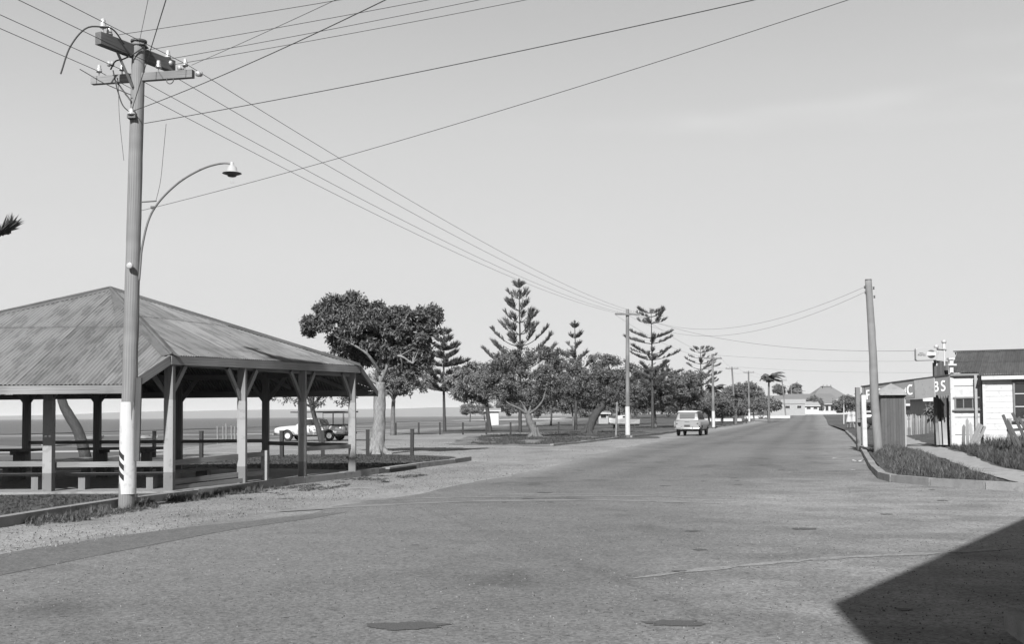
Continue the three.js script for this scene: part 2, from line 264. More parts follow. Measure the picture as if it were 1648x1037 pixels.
{
  const rowsNear = [...span(-12, 5, 12), ...span(5.15, 32, 150), ...span(32.5, 90, 120), ...span(91, 200, 70), ...span(203, 345, 40)];
  structure('road', sheet(rowsNear, (d) => roadL(d) - 0.25 * sstep(24, 20, d) + 0.5 * (fbm(d * 0.8, 2, 44, 3) - 0.5) * (d < 80 ? 1 : 0), (d) => roadR(d) + 0.02, 110, (x, d) => 0.006 + rise(d), roadTone), M.asphalt);
  structure('gravel_shoulder', sheet([...span(-12, 36.6, 110), ...span(37, 78, 90), ...span(79, 240, 60)],
    (d) => d < 36.65 ? kerbLX(d) - 0.05 : d < 78 ? lerp(-1.8, -13, sstep(36.65, 43, d)) + 22.5 * sstep(58, 70, d) + 1.2 * (fbm(d * 0.4, 5, 45, 3) - 0.5) : roadL(d) - 2.6 + 1.0 * (fbm(d * 0.2, 5, 46, 3) - 0.5),
    (d) => roadL(d) + 1.5, 60, (x, d) => -0.002 + rise(d) + 0.02 * (fbm(x * 1.2, d * 1.2, 47, 3) - 0.7) * (x < roadL(d) - 0.9 ? 1 : 0), (x, d) => 0.92 + 0.5 * (fbm(x * 0.5, d * 0.35, 48, 4) - 0.5) - 0.16 * sstep(0.6, 0.7, fbm(x * 0.8, d * 0.5, 49, 4))), M.gravel);
  // driveway of packed sand between the road and the beach
  structure('sand_track', sheet([...span(44, 95, 90)], (d) => -15.2 + 0.6 * (fbm(d * 0.5, 1, 52, 3) - 0.5), (d) => lerp(-8, roadL(d) - 4, sstep(44, 52, d)) - 9.0 * sstep(60, 92, d) + 2 * (fbm(d * 0.35, 8, 53, 3) - 0.5), 60, (x, d) => -0.006, (x, d) => 0.86 + 0.5 * (fbm(x * 0.3, d * 0.2, 54, 4) - 0.5)), M.gravel);
  // lawn round the shelter, a step above the gutter
  structure('lawn', sheet([...span(2, 36.3, 120), ...span(36.5, 46, 40)], (d) => Math.max(shoreX(d) + 0.5, -26), (d) => (d < 36.4 ? kerbLX(d) - 0.16 : lerp(-1.75, -6.5, Math.pow((d - 36.4) / 9.6, 1.7)) + 0.5 * (fbm(d, 1, 56, 3) - 0.5)), 90,
    (x, d) => 0.10 + 0.035 * (fbm(x * 1.5, d * 1.5, 57, 3) - 0.5) - 0.11 * sstep(37.5, 46, d), (x, d) => 0.9 + 0.5 * (fbm(x * 0.6, d * 0.6, 58, 4) - 0.5) + 2.0 * sstep(39, 42, d) * sstep(-5.5, -8, x)), M.grass);
  // grass island under the two spreading trees
  structure('lawn', sheet(span(53.6, 99, 60), (d) => lerp(1.2, -3.2, sstep(53.6, 58, d)) + 8 * sstep(80, 99, d) + 1.2 * (fbm(d * 0.5, 3, 59, 3) - 0.5), (d) => lerp(1.9, 6.5, clamp((d - 53.6) / 16)) + Math.max(0, d - 70) * 0.27, 40, (x, d) => 0.006 + 0.02 * (fbm(x, d, 60, 3) - 0.5), (x, d) => { const l = lerp(1.2, -3.2, sstep(53.6, 58, d)) + 8 * sstep(80, 99, d), e = Math.min(x - l, (d - 53.6) * 0.6, (99 - d) * 0.4); return 0.95 + 0.6 * (fbm(x * 0.5, d * 0.3, 61, 4) - 0.5) + 1.9 * sstep(0.5, 0.62, fbm(x * 0.9, d * 0.45, 161, 4) + 0.3 * sstep(2.6, 0, e) - 0.06); }), M.grass);
  // verge and footpath on the far side
  structure('verge', sheet([...span(15.2, 60, 120), ...span(61, 130, 40)], (d) => roadR(d) + 0.14, (d) => roadR(d) + 34, 90, (x, d) => vergeH(x, d), (x, d) => 0.95 + 0.6 * (fbm(x * 0.7, d * 0.7, 62, 4) - 0.5)), M.grass);
  const pl = table([[20.8, 9.36 + 0.2], [23.1, 9.9], [26, 10.58], [35.2, 13.17], [48.2, 16.2], [70, 22.6]]), pr = table([[20.8, 10.7], [23.1, 10.75], [26, 11.25], [35.2, 14.05], [48.2, 17.6], [70, 24.0]]);
  structure('footpath', sheet(span(20.5, 70, 90), (d) => pl(d) + 0.25 * (fbm(d, 1, 63, 3) - 0.5), (d) => pr(d) + 0.25 * (fbm(d, 4, 64, 3) - 0.5), 6, (x, d) => vergeH(x, d) + 0.022), M.path);
}
// kerbs, block by block
function kerb(pts, w, h, len, y0 = -0.05, name = 'kerb') {
  const g = new THREE.Group(); g.name = numbered(name); g.userData.kind = 'structure'; scene.add(g); const R = rng(pts.length * 31 + Math.round(pts[0][0] * 10 + 400));
  const c = new THREE.CatmullRomCurve3(pts.map(([x, d]) => V(x, 0, d)), false, 'catmullrom', 0.1), L = c.getLength(), n = Math.max(1, Math.round(L / len));
  for (let i = 0; i < n; i++) {
    const a = c.getPointAt(i / n), b = c.getPointAt((i + 1) / n), f = b.clone().sub(a).normalize(), j = (R() - 0.5) * 0.035; a.addScaledVector(f, 0.004 + 0.02 * R()); b.addScaledVector(f, -0.004 - 0.02 * R());
    a.y = y0 + h / 2 + j * 0.5; b.y = a.y + (R() - 0.5) * 0.02; const m = put('kerb_block', beam(a, b, w + j * 0.5, h), M.kerbStone[Math.floor(R() * 3)], g); m.userData.kind = 'structure';
  }
  return g;
}
kerb([[-8.1, 3], [-7.7, 8], [-7.21, 15.8], [-6.63, 19.16], [-6.3, 20.85], [-5.45, 23.15], [-4.66, 25.83], [-3.73, 28.64], [-2.65, 32.9], [-1.49, 36.65], [-1.45, 37.3]], 0.18, 0.19, 2.1);
kerb([[1.89, 54.16], [3.8, 59.63], [6.58, 69.7]], 0.16, 0.14, 2.4);
kerb([[7.72, 73.17], [12.6, 89.2], [18.2, 108.7], [31.6, 154]], 0.18, 0.16, 3);
kerb([[25, 84], [19.19, 63.26], [14.52, 46.77], [11.26, 35.66], [9.35, 29.13], [8.2, 24.9], [8.12, 23.9], [8.5, 22.62], [8.95, 21.8], [9.6, 20.8], [12.05, 16.95], [16.0, 14.0]], 0.16, 0.21, 1.3);
kerb([[3.28, 6.9], [3.42, 7.75], [3.9, 7.95], [6.5, 8.6]], 0.14, 0.2, 0.9);
{ // gully in the kerb face, its shaded opening painted as a black bar
  const T = thing('storm_drain', 'storm drain with its shaded opening painted black in the kerb beyond the shelter corner', 'drain', V(-3.0, 0, 31)); const a = V(-3.37, 0.045, 29.7), b = V(-2.83, 0.045, 31.8);
  at('painted_opening', beam(a.clone().add(U(0.045, 0, 0)), b.clone().add(U(0.045, 0, 0)), 0.13, 0.085), M.black, T); at('lintel', beam(a.clone().add(U(0.01, 0.078, 0)), b.clone().add(U(0.01, 0.078, 0)), 0.22, 0.05), M.kerbStone[1], T);
}
// repairs to the surface
function tarPatch(cx, cd, rx, rd, seed) {
  const pts = []; for (let i = 0; i < 64; i++) { const a = i / 64 * 6.283, k = 0.45 + 1.1 * fbm(Math.cos(a) * 2.6 + 3, Math.sin(a) * 2.6 + 3, seed, 4) * (0.8 + 0.2 * Math.abs(Math.cos(a))); pts.push(new THREE.Vector2(cx + Math.cos(a) * rx * k, cd + Math.sin(a) * rd * k)); }
  const g = new THREE.ShapeGeometry(new THREE.Shape(pts)); g.rotateX(-Math.PI / 2); g.translate(0, 0.0105, 0); structure('road_patch', boxUV(g), M.tar);
}
tarPatch(-0.76, 8.02, 0.27, 0.17, 5); tarPatch(1.14, 8.05, 0.2, 0.12, 6);
{ const R = rng(515); for (let i = 0; i < 26; i++) { const d = 7 + 26 * R(), x = lerp(roadL(d) + 1.5, Math.min(roadR(d), roadL(d) + 13) - 1, R()), r = 0.03 + 0.1 * R() * R(); tarPatch(x, d, r * 1.6, r * (1 + R()), 20 + i); } }

{ // a strip of newer, darker tar along the near edge
  const g = new THREE.ShapeGeometry(new THREE.Shape([[-5.79, 12.1], [-5.66, 12.41], [-5.52, 13.04], [-5.35, 13.33], [-5.15, 13.98], [-4.82, 14.62], [-4.51, 15.23], [-4.14, 15.72], [-3.73, 16.23], [-3.32, 16.89], [-2.93, 17.33], [-2.58, 17.58], [-2.68, 17.26], [-2.97, 16.46], [-3.36, 15.74], [-3.7, 15.01], [-4.01, 14.04], [-4.29, 13.01], [-4.55, 12.18], [-4.74, 11.35], [-4.9, 10.75], [-4.97, 10.4]].map(([x, d]) => new THREE.Vector2(x, d)))); g.rotateX(-Math.PI / 2); g.translate(0, 0.0095, 0); structure('road_patch', boxUV(g), mat(0.72, { map: asphaltMap, bumpMap: fineBump, bumpScale: 0.004 }));
}
// pale scrub marks left by turning tyres
function tyreMark(pts, w, m) {
  const c = new THREE.CatmullRomCurve3(pts.map(([x, d]) => V(x, 0, d))), n = 90, P = [], I = [];
  for (let i = 0; i <= n; i++) { const p = c.getPointAt(i / n), t = c.getTangentAt(i / n), k = w * (0.25 + 1.1 * noise(i * 0.31, 3, 140 + pts.length)) * Math.min(1, i / 8, (n - i) / 8); P.push(p.x - t.z * k / 2, 0.0102, p.z + t.x * k / 2, p.x + t.z * k / 2, 0.0102, p.z - t.x * k / 2); if (i) { const a = i * 2; I.push(a - 2, a - 1, a, a, a - 1, a + 1); } }
  const g = new THREE.BufferGeometry(); g.setAttribute('position', new THREE.Float32BufferAttribute(P, 3)); g.setIndex(I); g.computeVertexNormals(); structure('tyre_mark', boxUV(g), m);
}
tyreMark([[-3.85, 17.58], [-2.72, 18.53], [-1.34, 19.31], [-0.06, 19.6], [1.24, 19.6], [2.49, 19.2], [3.61, 18.43]], 0.3, M.dust);
tyreMark([[-2.9, 19.74], [-1.2, 20.45], [0.62, 20.56], [2.42, 20.37], [3.95, 19.61]], 0.22, M.dust);
tyreMark([[0.97, 10.16], [1.93, 10.84], [3.27, 11.55], [4.42, 11.88], [5.51, 12.25]], 0.16, M.dustWide);
// ---------------------------------------------------------------- corrugated roofing: real waves, sheet by sheet, clipped to the roof's outline
function corrugated(poly, parent, mats, seed, { sheetW = 0.76, rows = [0, 1], wave = 0.0762, amp = 0.011, name = 'roof_sheet', lift = 0 } = {}) {
  const R = rng(seed), N = poly[1].clone().sub(poly[0]).cross(poly[2].clone().sub(poly[0])).normalize(); if (N.y < 0) N.negate();
  const u = U(0, 1, 0).cross(N).normalize(), v = u.clone().cross(N).normalize(); if (v.y > 0) v.negate();
  const o = poly[0], q = poly.map(p => { const w = p.clone().sub(o); return [w.dot(u), w.dot(v)]; });
  const us = q.map(p => p[0]), vs = q.map(p => p[1]), u0 = Math.min(...us), u1 = Math.max(...us), v0 = Math.min(...vs), v1 = Math.max(...vs), W0 = worldPos(parent);
  const slice = (x) => { let a = Infinity, b = -Infinity; for (let i = 0; i < q.length; i++) { const [x0, y0] = q[i], [x1, y1] = q[(i + 1) % q.length]; if ((x0 - x) * (x1 - x) <= 0 && x0 !== x1) { const y = lerp(y0, y1, (x - x0) / (x1 - x0)); a = Math.min(a, y); b = Math.max(b, y); } } return [a, b]; };
  for (let s = u0, k = 0; s < u1; s += sheetW, k++) for (let r = 0; r < rows.length - 1; r++) {
    const e = Math.min(s + sheetW + 0.03, u1), n = Math.max(2, Math.round((e - s) / wave * 6)), P = [], UV = [], I = [], j = (R() - 0.5) * 0.03, up = lift + (rows.length - 2 - r) * 0.012 + (k % 2) * 0.004 + (R() - 0.5) * 0.004; let c = 0;
    for (let i = 0; i <= n; i++) {
      const x = clamp(lerp(s, e, i / n), u0 + 1e-4, u1 - 1e-4); let [a, b] = slice(x);
      a = Math.max(a, lerp(v0, v1, rows[r]) + (r ? -0.12 + j : 0)); b = Math.min(b, lerp(v0, v1, rows[r + 1]) + (r < rows.length - 2 ? 0 : j * 0.7 + 0.02));
      if (b < a) b = a;
      const h = amp * Math.cos(x / wave * 6.283185) + up;
      for (const y of [a, b]) { const p = o.clone().addScaledVector(u, x).addScaledVector(v, y).addScaledVector(N, h).sub(W0); P.push(p.x, p.y, p.z); UV.push(x + k * 0.37, y + r * 1.3 + k * 0.7); }
      if (i && (b > a)) { const d = c * 2; I.push(d - 2, d - 1, d, d, d - 1, d + 1); } c++;
    }
    if (!I.length) continue;
    const g = new THREE.BufferGeometry(); g.setAttribute('position', new THREE.Float32BufferAttribute(P, 3)); g.setAttribute('uv', new THREE.Float32BufferAttribute(UV, 2)); g.setIndex(I); g.computeVertexNormals();
    const n3 = g.attributes.normal; if (n3.getX(2) * N.x + n3.getY(2) * N.y + n3.getZ(2) * N.z < 0) { const ix = g.index.array; for (let t = 0; t < ix.length; t += 3) { const w = ix[t]; ix[t] = ix[t + 1]; ix[t + 1] = w; } g.computeVertexNormals(); }
    g.userData.keepUV = true; put(name, g, mats[Math.floor(R() * mats.length)], parent);
  }
}

// ---------------------------------------------------------------- the beach shelter
{
  const T = thing('beach_shelter', 'open timber picnic shelter with low corrugated iron hip roof beside the kerb', 'shelter', V(-9, 0.1, 24.9));
  const A = V(-8.96, 4.39, 24.9), P1 = V(-6.4, 2.68, 21.0), P4 = V(-3.81, 2.77, 28), R1 = V(-6.83, 2.1, 19.78), FL = V(-14.9, 2.1, 19.78), BR = V(-3.69, 2.2, 30.7), BL = V(-14.6, 2.18, 30.7);
  corrugated([A, R1, FL], T, M.iron, 11, { rows: [0, 0.46, 1] });
  corrugated([A, P1, R1], T, M.iron, 12, { rows: [0, 0.46, 1], lift: -0.004 });
  corrugated([A, P1, P4], T, M.iron, 13, { rows: [0, 0.45, 1] });
  corrugated([A, P4, BR], T, M.iron, 14, { rows: [0, 1] });
  corrugated([A, BR, BL], T, M.iron, 15, { rows: [0, 0.5, 1], sheetW: 1.52 });
  corrugated([A, FL, BL], T, M.iron, 16, { rows: [0, 0.5, 1], sheetW: 1.52 });
  for (const e of [P1, P4, FL, BL]) {                       // rolled hip caps
    const a = A.clone(), b = e.clone(), up = U(0, 0.012, 0); const f = b.clone().sub(a).normalize(), r = f.clone().cross(U(0, 1, 0)).normalize(), g = [];
    g.push(tube([a.clone().add(U(0, 0.03, 0)), b.clone().add(U(0, 0.025, 0))], 0.035, 0.035, 8));
    for (const s of [-1, 1]) { const w = r.clone().multiplyScalar(s * 0.09).add(U(0, -0.018, 0)); g.push(beam(a.clone().add(w).add(up), b.clone().add(w).add(up), 0.16, 0.008, U(r.x * s * 0.35, 1, r.z * s * 0.35))); }
    at('hip_cap', g, M.cap, T);
  }
  const fascia = (a, b, h, m) => { const dn = U(0, -h / 2 - 0.012, 0); at('fascia', beam(a.clone().add(dn), b.clone().add(dn), 0.035, h), m, T); };
  fascia(P1, P4, 0.17, M.post); fascia(P1.clone().add(U(-0.02, 0, 0.03)), R1, 0.17, M.post);
  const mid = R1.clone().lerp(FL, 0.42); fascia(R1, mid, 0.15, M.post); fascia(mid, FL, 0.15, M.post);
  fascia(P4.clone().add(U(0.02, 0, -0.03)), BR, 0.15, M.post); fascia(BR, BL, 0.14, M.post); fascia(FL, BL, 0.15, M.post);
  const roofY = (x, d) => d < 24.9 ? 2.1 + 0.447 * (d - 19.78) : 2.18 + 0.381 * (30.7 - d);
  // posts: bare timber above, a paler painted band, a darker painted foot
  const posts = [[-6.46, 21.12, 2.64], [-5.63, 23.35, 2.56], [-4.8, 25.62, 2.59], [-3.98, 27.86, 2.62], [-8.73, 21.12, 2.6], [-10.9, 21.12, 2.6], [-13.0, 21.12, 2.6], [-12.85, 23.5, 3.3], [-12.85, 26.4, 3.3], [-12.7, 29.3, 2.62], [-10.85, 29.3, 2.62], [-8.72, 29.3, 2.62], [-6.45, 29.3, 2.62]];
  const PW = 0.165;
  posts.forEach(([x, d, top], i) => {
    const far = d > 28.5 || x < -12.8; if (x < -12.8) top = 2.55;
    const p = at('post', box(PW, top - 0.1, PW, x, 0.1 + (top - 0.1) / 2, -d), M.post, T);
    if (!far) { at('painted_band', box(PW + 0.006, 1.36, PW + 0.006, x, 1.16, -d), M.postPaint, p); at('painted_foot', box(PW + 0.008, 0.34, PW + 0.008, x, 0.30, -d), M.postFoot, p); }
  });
  // knee braces along each line of posts, and plates
  const brace = (x, d, top, dx, dd, m = M.post) => at('knee_brace', beam(V(x + dx * 0.06, top - 0.68, d + dd * 0.06), V(x + dx * 0.52, top - 0.06, d + dd * 0.52), 0.06, 0.09), m, T);
  const k = [0.35, 0.937];
  posts.slice(0, 4).forEach(([x, d, t], i) => { if (i) brace(x, d, t, -k[0], -k[1]); if (i < 3) brace(x, d, t, k[0], k[1]); });
  brace(-3.98, 27.9, 2.68, -0.8, 0.5); brace(-6.46, 21.12, 2.64, -1, 0); for (const x of [-8.73, -10.9]) { brace(x, 21.12, 2.6, 1, 0); brace(x, 21.12, 2.6, -1, 0); }
  posts.slice(9).forEach(([x, d, t]) => { brace(x, d, t, 1, 0); brace(x, d, t, -1, 0); });
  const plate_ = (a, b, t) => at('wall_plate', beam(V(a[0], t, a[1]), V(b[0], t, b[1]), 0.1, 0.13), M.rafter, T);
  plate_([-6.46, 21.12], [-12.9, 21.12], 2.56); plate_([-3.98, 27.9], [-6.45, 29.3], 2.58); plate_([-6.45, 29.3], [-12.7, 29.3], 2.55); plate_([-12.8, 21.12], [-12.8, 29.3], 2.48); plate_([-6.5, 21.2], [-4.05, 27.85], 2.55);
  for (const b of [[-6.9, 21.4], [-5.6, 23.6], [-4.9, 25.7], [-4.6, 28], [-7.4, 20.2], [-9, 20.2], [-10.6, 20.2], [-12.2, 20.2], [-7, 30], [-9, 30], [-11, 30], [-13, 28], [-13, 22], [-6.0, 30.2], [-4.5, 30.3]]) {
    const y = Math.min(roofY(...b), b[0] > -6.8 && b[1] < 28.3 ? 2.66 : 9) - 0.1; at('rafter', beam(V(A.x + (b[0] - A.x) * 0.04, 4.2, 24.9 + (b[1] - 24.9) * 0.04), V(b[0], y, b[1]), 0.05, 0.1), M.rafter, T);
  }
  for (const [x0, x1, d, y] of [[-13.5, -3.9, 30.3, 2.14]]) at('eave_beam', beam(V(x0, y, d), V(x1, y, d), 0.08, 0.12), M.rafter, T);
  // rails between the posts
  const rail = (a, b, h0, h1 = h0, m = M.post, w = 0.05, t = 0.1) => at('rail', beam(V(a[0], h0, a[1]), V(b[0], h1, b[1]), w, t), m, T);
  rail([-6.46, 21.22], [-8.73, 21.22], 0.63); rail([-8.73, 21.22], [-10.9, 21.22], 0.65); rail([-10.9, 21.22], [-13, 21.22], 0.65);
  rail([-6.5, 21.22], [-5.7, 23.3], 0.64, 0.69); rail([-6.5, 21.22], [-5.7, 23.3], 0.28, 0.31); rail([-6.42, 21.25], [-5.6, 23.3], 0.17, 0.2, M.post, 0.04, 0.08);
  rail([-5.66, 23.4], [-5.38, 24.2], 0.7); rail([-5.66, 23.4], [-5.38, 24.2], 0.3);
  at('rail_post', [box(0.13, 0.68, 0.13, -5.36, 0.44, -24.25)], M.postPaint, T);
  rail([-4.8, 25.7], [-4.0, 27.85], 0.76);
  for (const [a, b] of [[-12.7, -10.85], [-10.85, -8.72], [-8.72, -6.45]]) rail([a, 29.3], [b, 29.3], 0.88, 0.88, M.post, 0.1, 0.09);
  rail([-6.45, 29.3], [-4.0, 27.95], 0.82, 0.78);
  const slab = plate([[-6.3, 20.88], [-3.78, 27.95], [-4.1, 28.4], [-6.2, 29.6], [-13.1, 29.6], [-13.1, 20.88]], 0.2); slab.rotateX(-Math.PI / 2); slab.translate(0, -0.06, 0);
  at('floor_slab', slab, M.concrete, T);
}
function bench(x, d, len, turn, label, h = 0.42, wide = 0.34) {
  const T = thing('bench', label, 'bench', V(x, 0.14, d), 'benches in the shelter', turn);
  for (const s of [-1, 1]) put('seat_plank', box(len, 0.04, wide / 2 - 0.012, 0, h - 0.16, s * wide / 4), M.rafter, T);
  for (const s of [-1, 1]) put('leg', box(0.13, h - 0.18, wide * 0.8, s * (len / 2 - 0.3), (h - 0.18) / 2, 0), M.post, T);
  return T;
}
bench(-7.6, 21.62, 1.9, 0, 'low bench inside the shelter just behind the white banded pole', 0.45);
bench(-9.8, 21.62, 1.9, 0, 'low bench inside the shelter along the front rail, farther from the pole', 0.45);
bench(-6.6, 22.8, 1.7, 1.26, 'low bench in the shelter along the road side rail', 0.45);
for (const [x, d, lab, b1, b2] of [[-9.0, 26.0, 'dark picnic table in the shelter between the rear posts', 'bench at the near side of the picnic table behind the pole', 'bench at the far side of the picnic table behind the pole'], [-11.6, 25.2, 'dark picnic table in the shelter nearest the leaning trunk', 'bench at the near side of the picnic table by the leaning trunk', 'bench at the far side of the picnic table by the leaning trunk']]) {
  const T = thing('picnic_table', lab, 'table', V(x, 0.14, d), 'picnic tables in the shelter');
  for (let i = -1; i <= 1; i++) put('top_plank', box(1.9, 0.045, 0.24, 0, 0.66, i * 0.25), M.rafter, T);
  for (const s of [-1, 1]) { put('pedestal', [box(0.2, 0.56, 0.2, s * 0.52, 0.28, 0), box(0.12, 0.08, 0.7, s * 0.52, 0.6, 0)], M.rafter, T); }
  bench(x, d - 0.75, 1.8, 0, b1, 0.46, 0.28); bench(x, d + 0.75, 1.8, 0, b2, 0.46, 0.28);
}
// stump by the shelter
{ const T = thing('tap_stump', 'short timber stump with a flat cap behind the shelter corner post', 'stump', V(-4.2, 0.06, 29.3)); put('stump_post', cyl(0.1, 0.1, 0.34, 0, 0, 0, 9), M.post, T); put('stump_cap', cyl(0.15, 0.15, 0.05, 0, 0.345, 0, 9), M.post, T); }

// ---------------------------------------------------------------- utility poles and their lines
const insulatorGeo = () => lathe([[0.012, -0.1], [0.012, 0], [0.055, 0], [0.06, 0.02], [0.045, 0.045], [0.05, 0.06], [0.035, 0.1], [0.04, 0.12], [0.03, 0.15], [0.0, 0.16]], 12);
const INS = insulatorGeo();
{
  const T = thing('utility_pole', 'tall timber pole with white band and three black stripes before the shelter', 'utility pole', V(-6.434, 0, 18.698), 'poles along the road');
  const b = V(-6.434, -0.1, 18.698), t = V(-6.271, 7.876, 18.698), axis = (h) => b.clone().lerp(t, (h + 0.1) / 7.98), rad = (h) => lerp(0.131, 0.108, h / 7.88);
  at('pole_shaft', tube([b, axis(2), axis(4), axis(6), t], rad(0), rad(7.88), 18, 40, 0.05, 3), M.pole, T);
  const shell = (h0, h1, e) => { const P = []; for (let i = 0; i <= 8; i++) P.push([rad(lerp(h0, h1, i / 8)) + e, lerp(h0, h1, i / 8)]); const g = lathe(P, 24); g.translate(axis((h0 + h1) / 2).x, 0, -18.698); g.rotateZ(0); return g; };
  at('painted_band', shell(0.24, 1.77, 0.008), M.poleWhite, T);
  for (let i = 0; i < 3; i++) { // slanting black bars wrapped on the paint
    const P = [], I = [], y0 = 0.6 + i * 0.165; for (let j = 0; j <= 6; j++) for (const k of [0, 1]) { const h = y0 - j / 6 * 0.14 + k * 0.095, a = -2.95 + j / 6 * 1.25, r = rad(h) + 0.012, x = axis(1).x; P.push(x + r * Math.cos(a), h, -18.698 - r * Math.sin(a)); }
    for (let j = 0; j < 6; j++) { const o = j * 2; I.push(o, o + 2, o + 1, o + 1, o + 2, o + 3); }
    const g = new THREE.BufferGeometry(); g.setAttribute('position', new THREE.Float32BufferAttribute(P, 3)); g.setIndex(I); g.computeVertexNormals(); at('painted_stripe', g, mat(0.012, { roughness: 0.9, side: THREE.DoubleSide }), T);
  }
  at('conduit_cover', beam(V(-6.242, 0.79, 18.631), V(-6.209, 2.171, 18.631), 0.05, 0.09), M.darkWood, T);
  at('pole_cap', [cyl(0.135, 0.135, 0.03, t.x, 7.86, -18.698, 14), box(0.25, 0.02, 0.25, t.x, 7.8, -18.698)], M.metalDark, T);
  const a0 = V(-6.693, 7.694, 17.979), a1 = V(-5.945, 7.694, 19.513), b0 = V(-7.115, 7.253, 18.851), b1 = V(-5.293, 7.253, 18.506);
  const armA = at('crossarm', beam(a0, a1, 0.13, 0.2), mat(0.1, { map: woodMap }), T), armB = at('crossarm', beam(b0, b1, 0.1, 0.13), M.post, T);
  const ins = (arm, p, s = 1) => { const g = INS.clone(); g.scale(s, s, s); g.translate(p.x, p.y, p.z); at('insulator', g, M.porcelain, arm); };
  for (const [k, h, s] of [[0.06, 0.2, 1.0], [0.14, 0.12, 0.95], [0.6, 0.13, 0.9], [0.93, 0.12, 0.95]]) { const p = a0.clone().lerp(a1, k); p.y += h; ins(armA, p, s); }
  for (const k of [0.07, 0.3, 0.66, 0.92]) { const p = b0.clone().lerp(b1, k); p.y += 0.14; ins(armB, p, 0.85); }
  for (const [p, a] of [[V(-6.472, 7.694, 18.458), 0.4], [V(-5.964, 7.713, 19.369), 0.2], [V(-5.197, 7.253, 18.506), 1.2], [V(-5.513, 7.368, 18.554), 0.6], [V(-6.712, 7.464, 18.602), 0.5]]) { const g = lathe([[0.01, -0.06], [0.045, -0.05], [0.05, -0.015], [0.03, 0], [0.05, 0.015], [0.045, 0.05], [0.01, 0.06]], 12); g.rotateZ(1.5708 + a * 0.2); g.rotateY(a); g.translate(p.x, p.y, p.z); at('strain_insulator', g, M.porcelain, T); }
  at('arm_brace', beam(V(-6.52, 7.598, 18.362), V(-6.329, 7.061, 18.564), 0.012, 0.045), M.pipe, T);
  at('arm_brace', beam(V(-6.664, 7.215, 18.698), V(-6.357, 6.822, 18.564), 0.045, 0.012), M.pipe, T);
  at('jumper_cable', tube([V(-7.239, 7.061, 17.835), V(-7.096, 7.541, 17.883), V(-6.856, 7.848, 17.931), V(-6.664, 7.896, 18.027), V(-6.52, 7.896, 18.123), V(-6.386, 7.704, 18.314)], 0.013, 0.013, 6, 26), M.wire, T);
  at('jumper_cable', tube([V(-6.712, 7.368, 18.602), V(-6.616, 7.493, 18.554), V(-6.472, 7.512, 18.506), V(-6.329, 7.589, 18.525), V(-6.175, 7.733, 18.602)], 0.013, 0.013, 6, 20), M.wire, T);
  at('jumper_cable', tube([V(-6.664, 7.349, 18.583), V(-6.568, 6.966, 18.564), V(-6.472, 6.726, 18.545), V(-6.329, 6.601, 18.535)], 0.011, 0.011, 6, 16), M.wire, T);
  at('jumper_cable', tube([V(-7.192, 7.349, 18.506), V(-7, 7.234, 18.506), V(-6.808, 7.119, 18.506), V(-6.348, 6.918, 18.545)], 0.008, 0.008, 5, 12), M.wire, T);
  at('bracket_insulator', [lathe([[0.02, 0], [0.07, 0.01], [0.07, 0.04], [0.04, 0.06], [0.06, 0.08], [0.03, 0.12]], 12).translate(-6.329, 6.563, -18.535)], M.porcelain, T);
  at('bracket', box(0.14, 0.05, 0.16, -6.329, 6.544, -18.583), M.metalDark, T);
  const disc = lathe([[0, 0.05], [0.04, 0.05], [0.055, 0.03], [0.055, 0], [0.02, -0.05]], 14); disc.rotateX(1.5708); disc.translate(-6.329, 4.031, -18.506); at('bracket_insulator', disc, M.porcelain, T);
  at('hook', tube([V(-5.734, 7.186, 18.506), V(-5.734, 7.119, 18.506), V(-5.677, 7.09, 18.506), V(-5.629, 7.129, 18.506), V(-5.629, 7.186, 18.506)], 0.009, 0.009, 5, 14), M.metalDark, T);
  at('dropper_cable', tube([V(-6.597, 7.157, 18.65), V(-6.559, 6.582, 18.602), V(-6.472, 5.815, 18.583)], 0.004, 0.004, 4, 8), M.wire, T);
  at('dropper_cable', tube([V(-5.772, 6.438, 18.602), V(-5.811, 6.007, 18.602), V(-5.868, 5.431, 18.602), V(-5.935, 5.144, 18.602)], 0.004, 0.004, 4, 10), M.wire, T);
  // bracket lamp
  const arm = at('lamp_arm', tube([V(-6.204, 3.801, 18.583), V(-6.185, 4.041, 18.583), V(-6.156, 4.357, 18.583), V(-5.993, 4.942, 18.583), V(-5.561, 5.393, 18.506), V(-5.072, 5.642, 18.41), V(-4.746, 5.7, 18.334), V(-4.612, 5.69, 18.314)], 0.02, 0.016, 8, 50), M.pipe, T);
  at('arm_stay', tube([V(-6.185, 5.115, 18.602), V(-5.916, 5.125, 18.564)], 0.011, 0.011, 6), M.metalDark, arm);
  at('clamp', box(0.06, 0.04, 0.06, -5.983, 5.019, -18.583), M.metalDark, arm);
  const sh = lathe([[0.015, 0.18], [0.03, 0.17], [0.035, 0.12], [0.075, 0.09], [0.09, 0.02], [0.15, -0.005], [0.152, -0.012], [0.07, -0.02], [0.06, -0.04], [0.04, -0.05]], 20); sh.translate(-4.593, 5.537, -18.314);
  const shade = at('lamp_shade', sh, M.shadeWhite, arm);
  const brim = lathe([[0.155, -0.006], [0.158, -0.012], [0.075, -0.04], [0.07, -0.06], [0.03, -0.07]], 20); brim.translate(-4.593, 5.535, -18.314); at('lamp_brim', brim, M.metalDark, arm);
  at('lamp_bulb', lathe([[0.02, 0], [0.025, -0.02], [0.045, -0.07], [0.04, -0.1], [0.001, -0.12]], 12).translate(-4.593, 5.47, -18.314), M.bulb, arm);
}
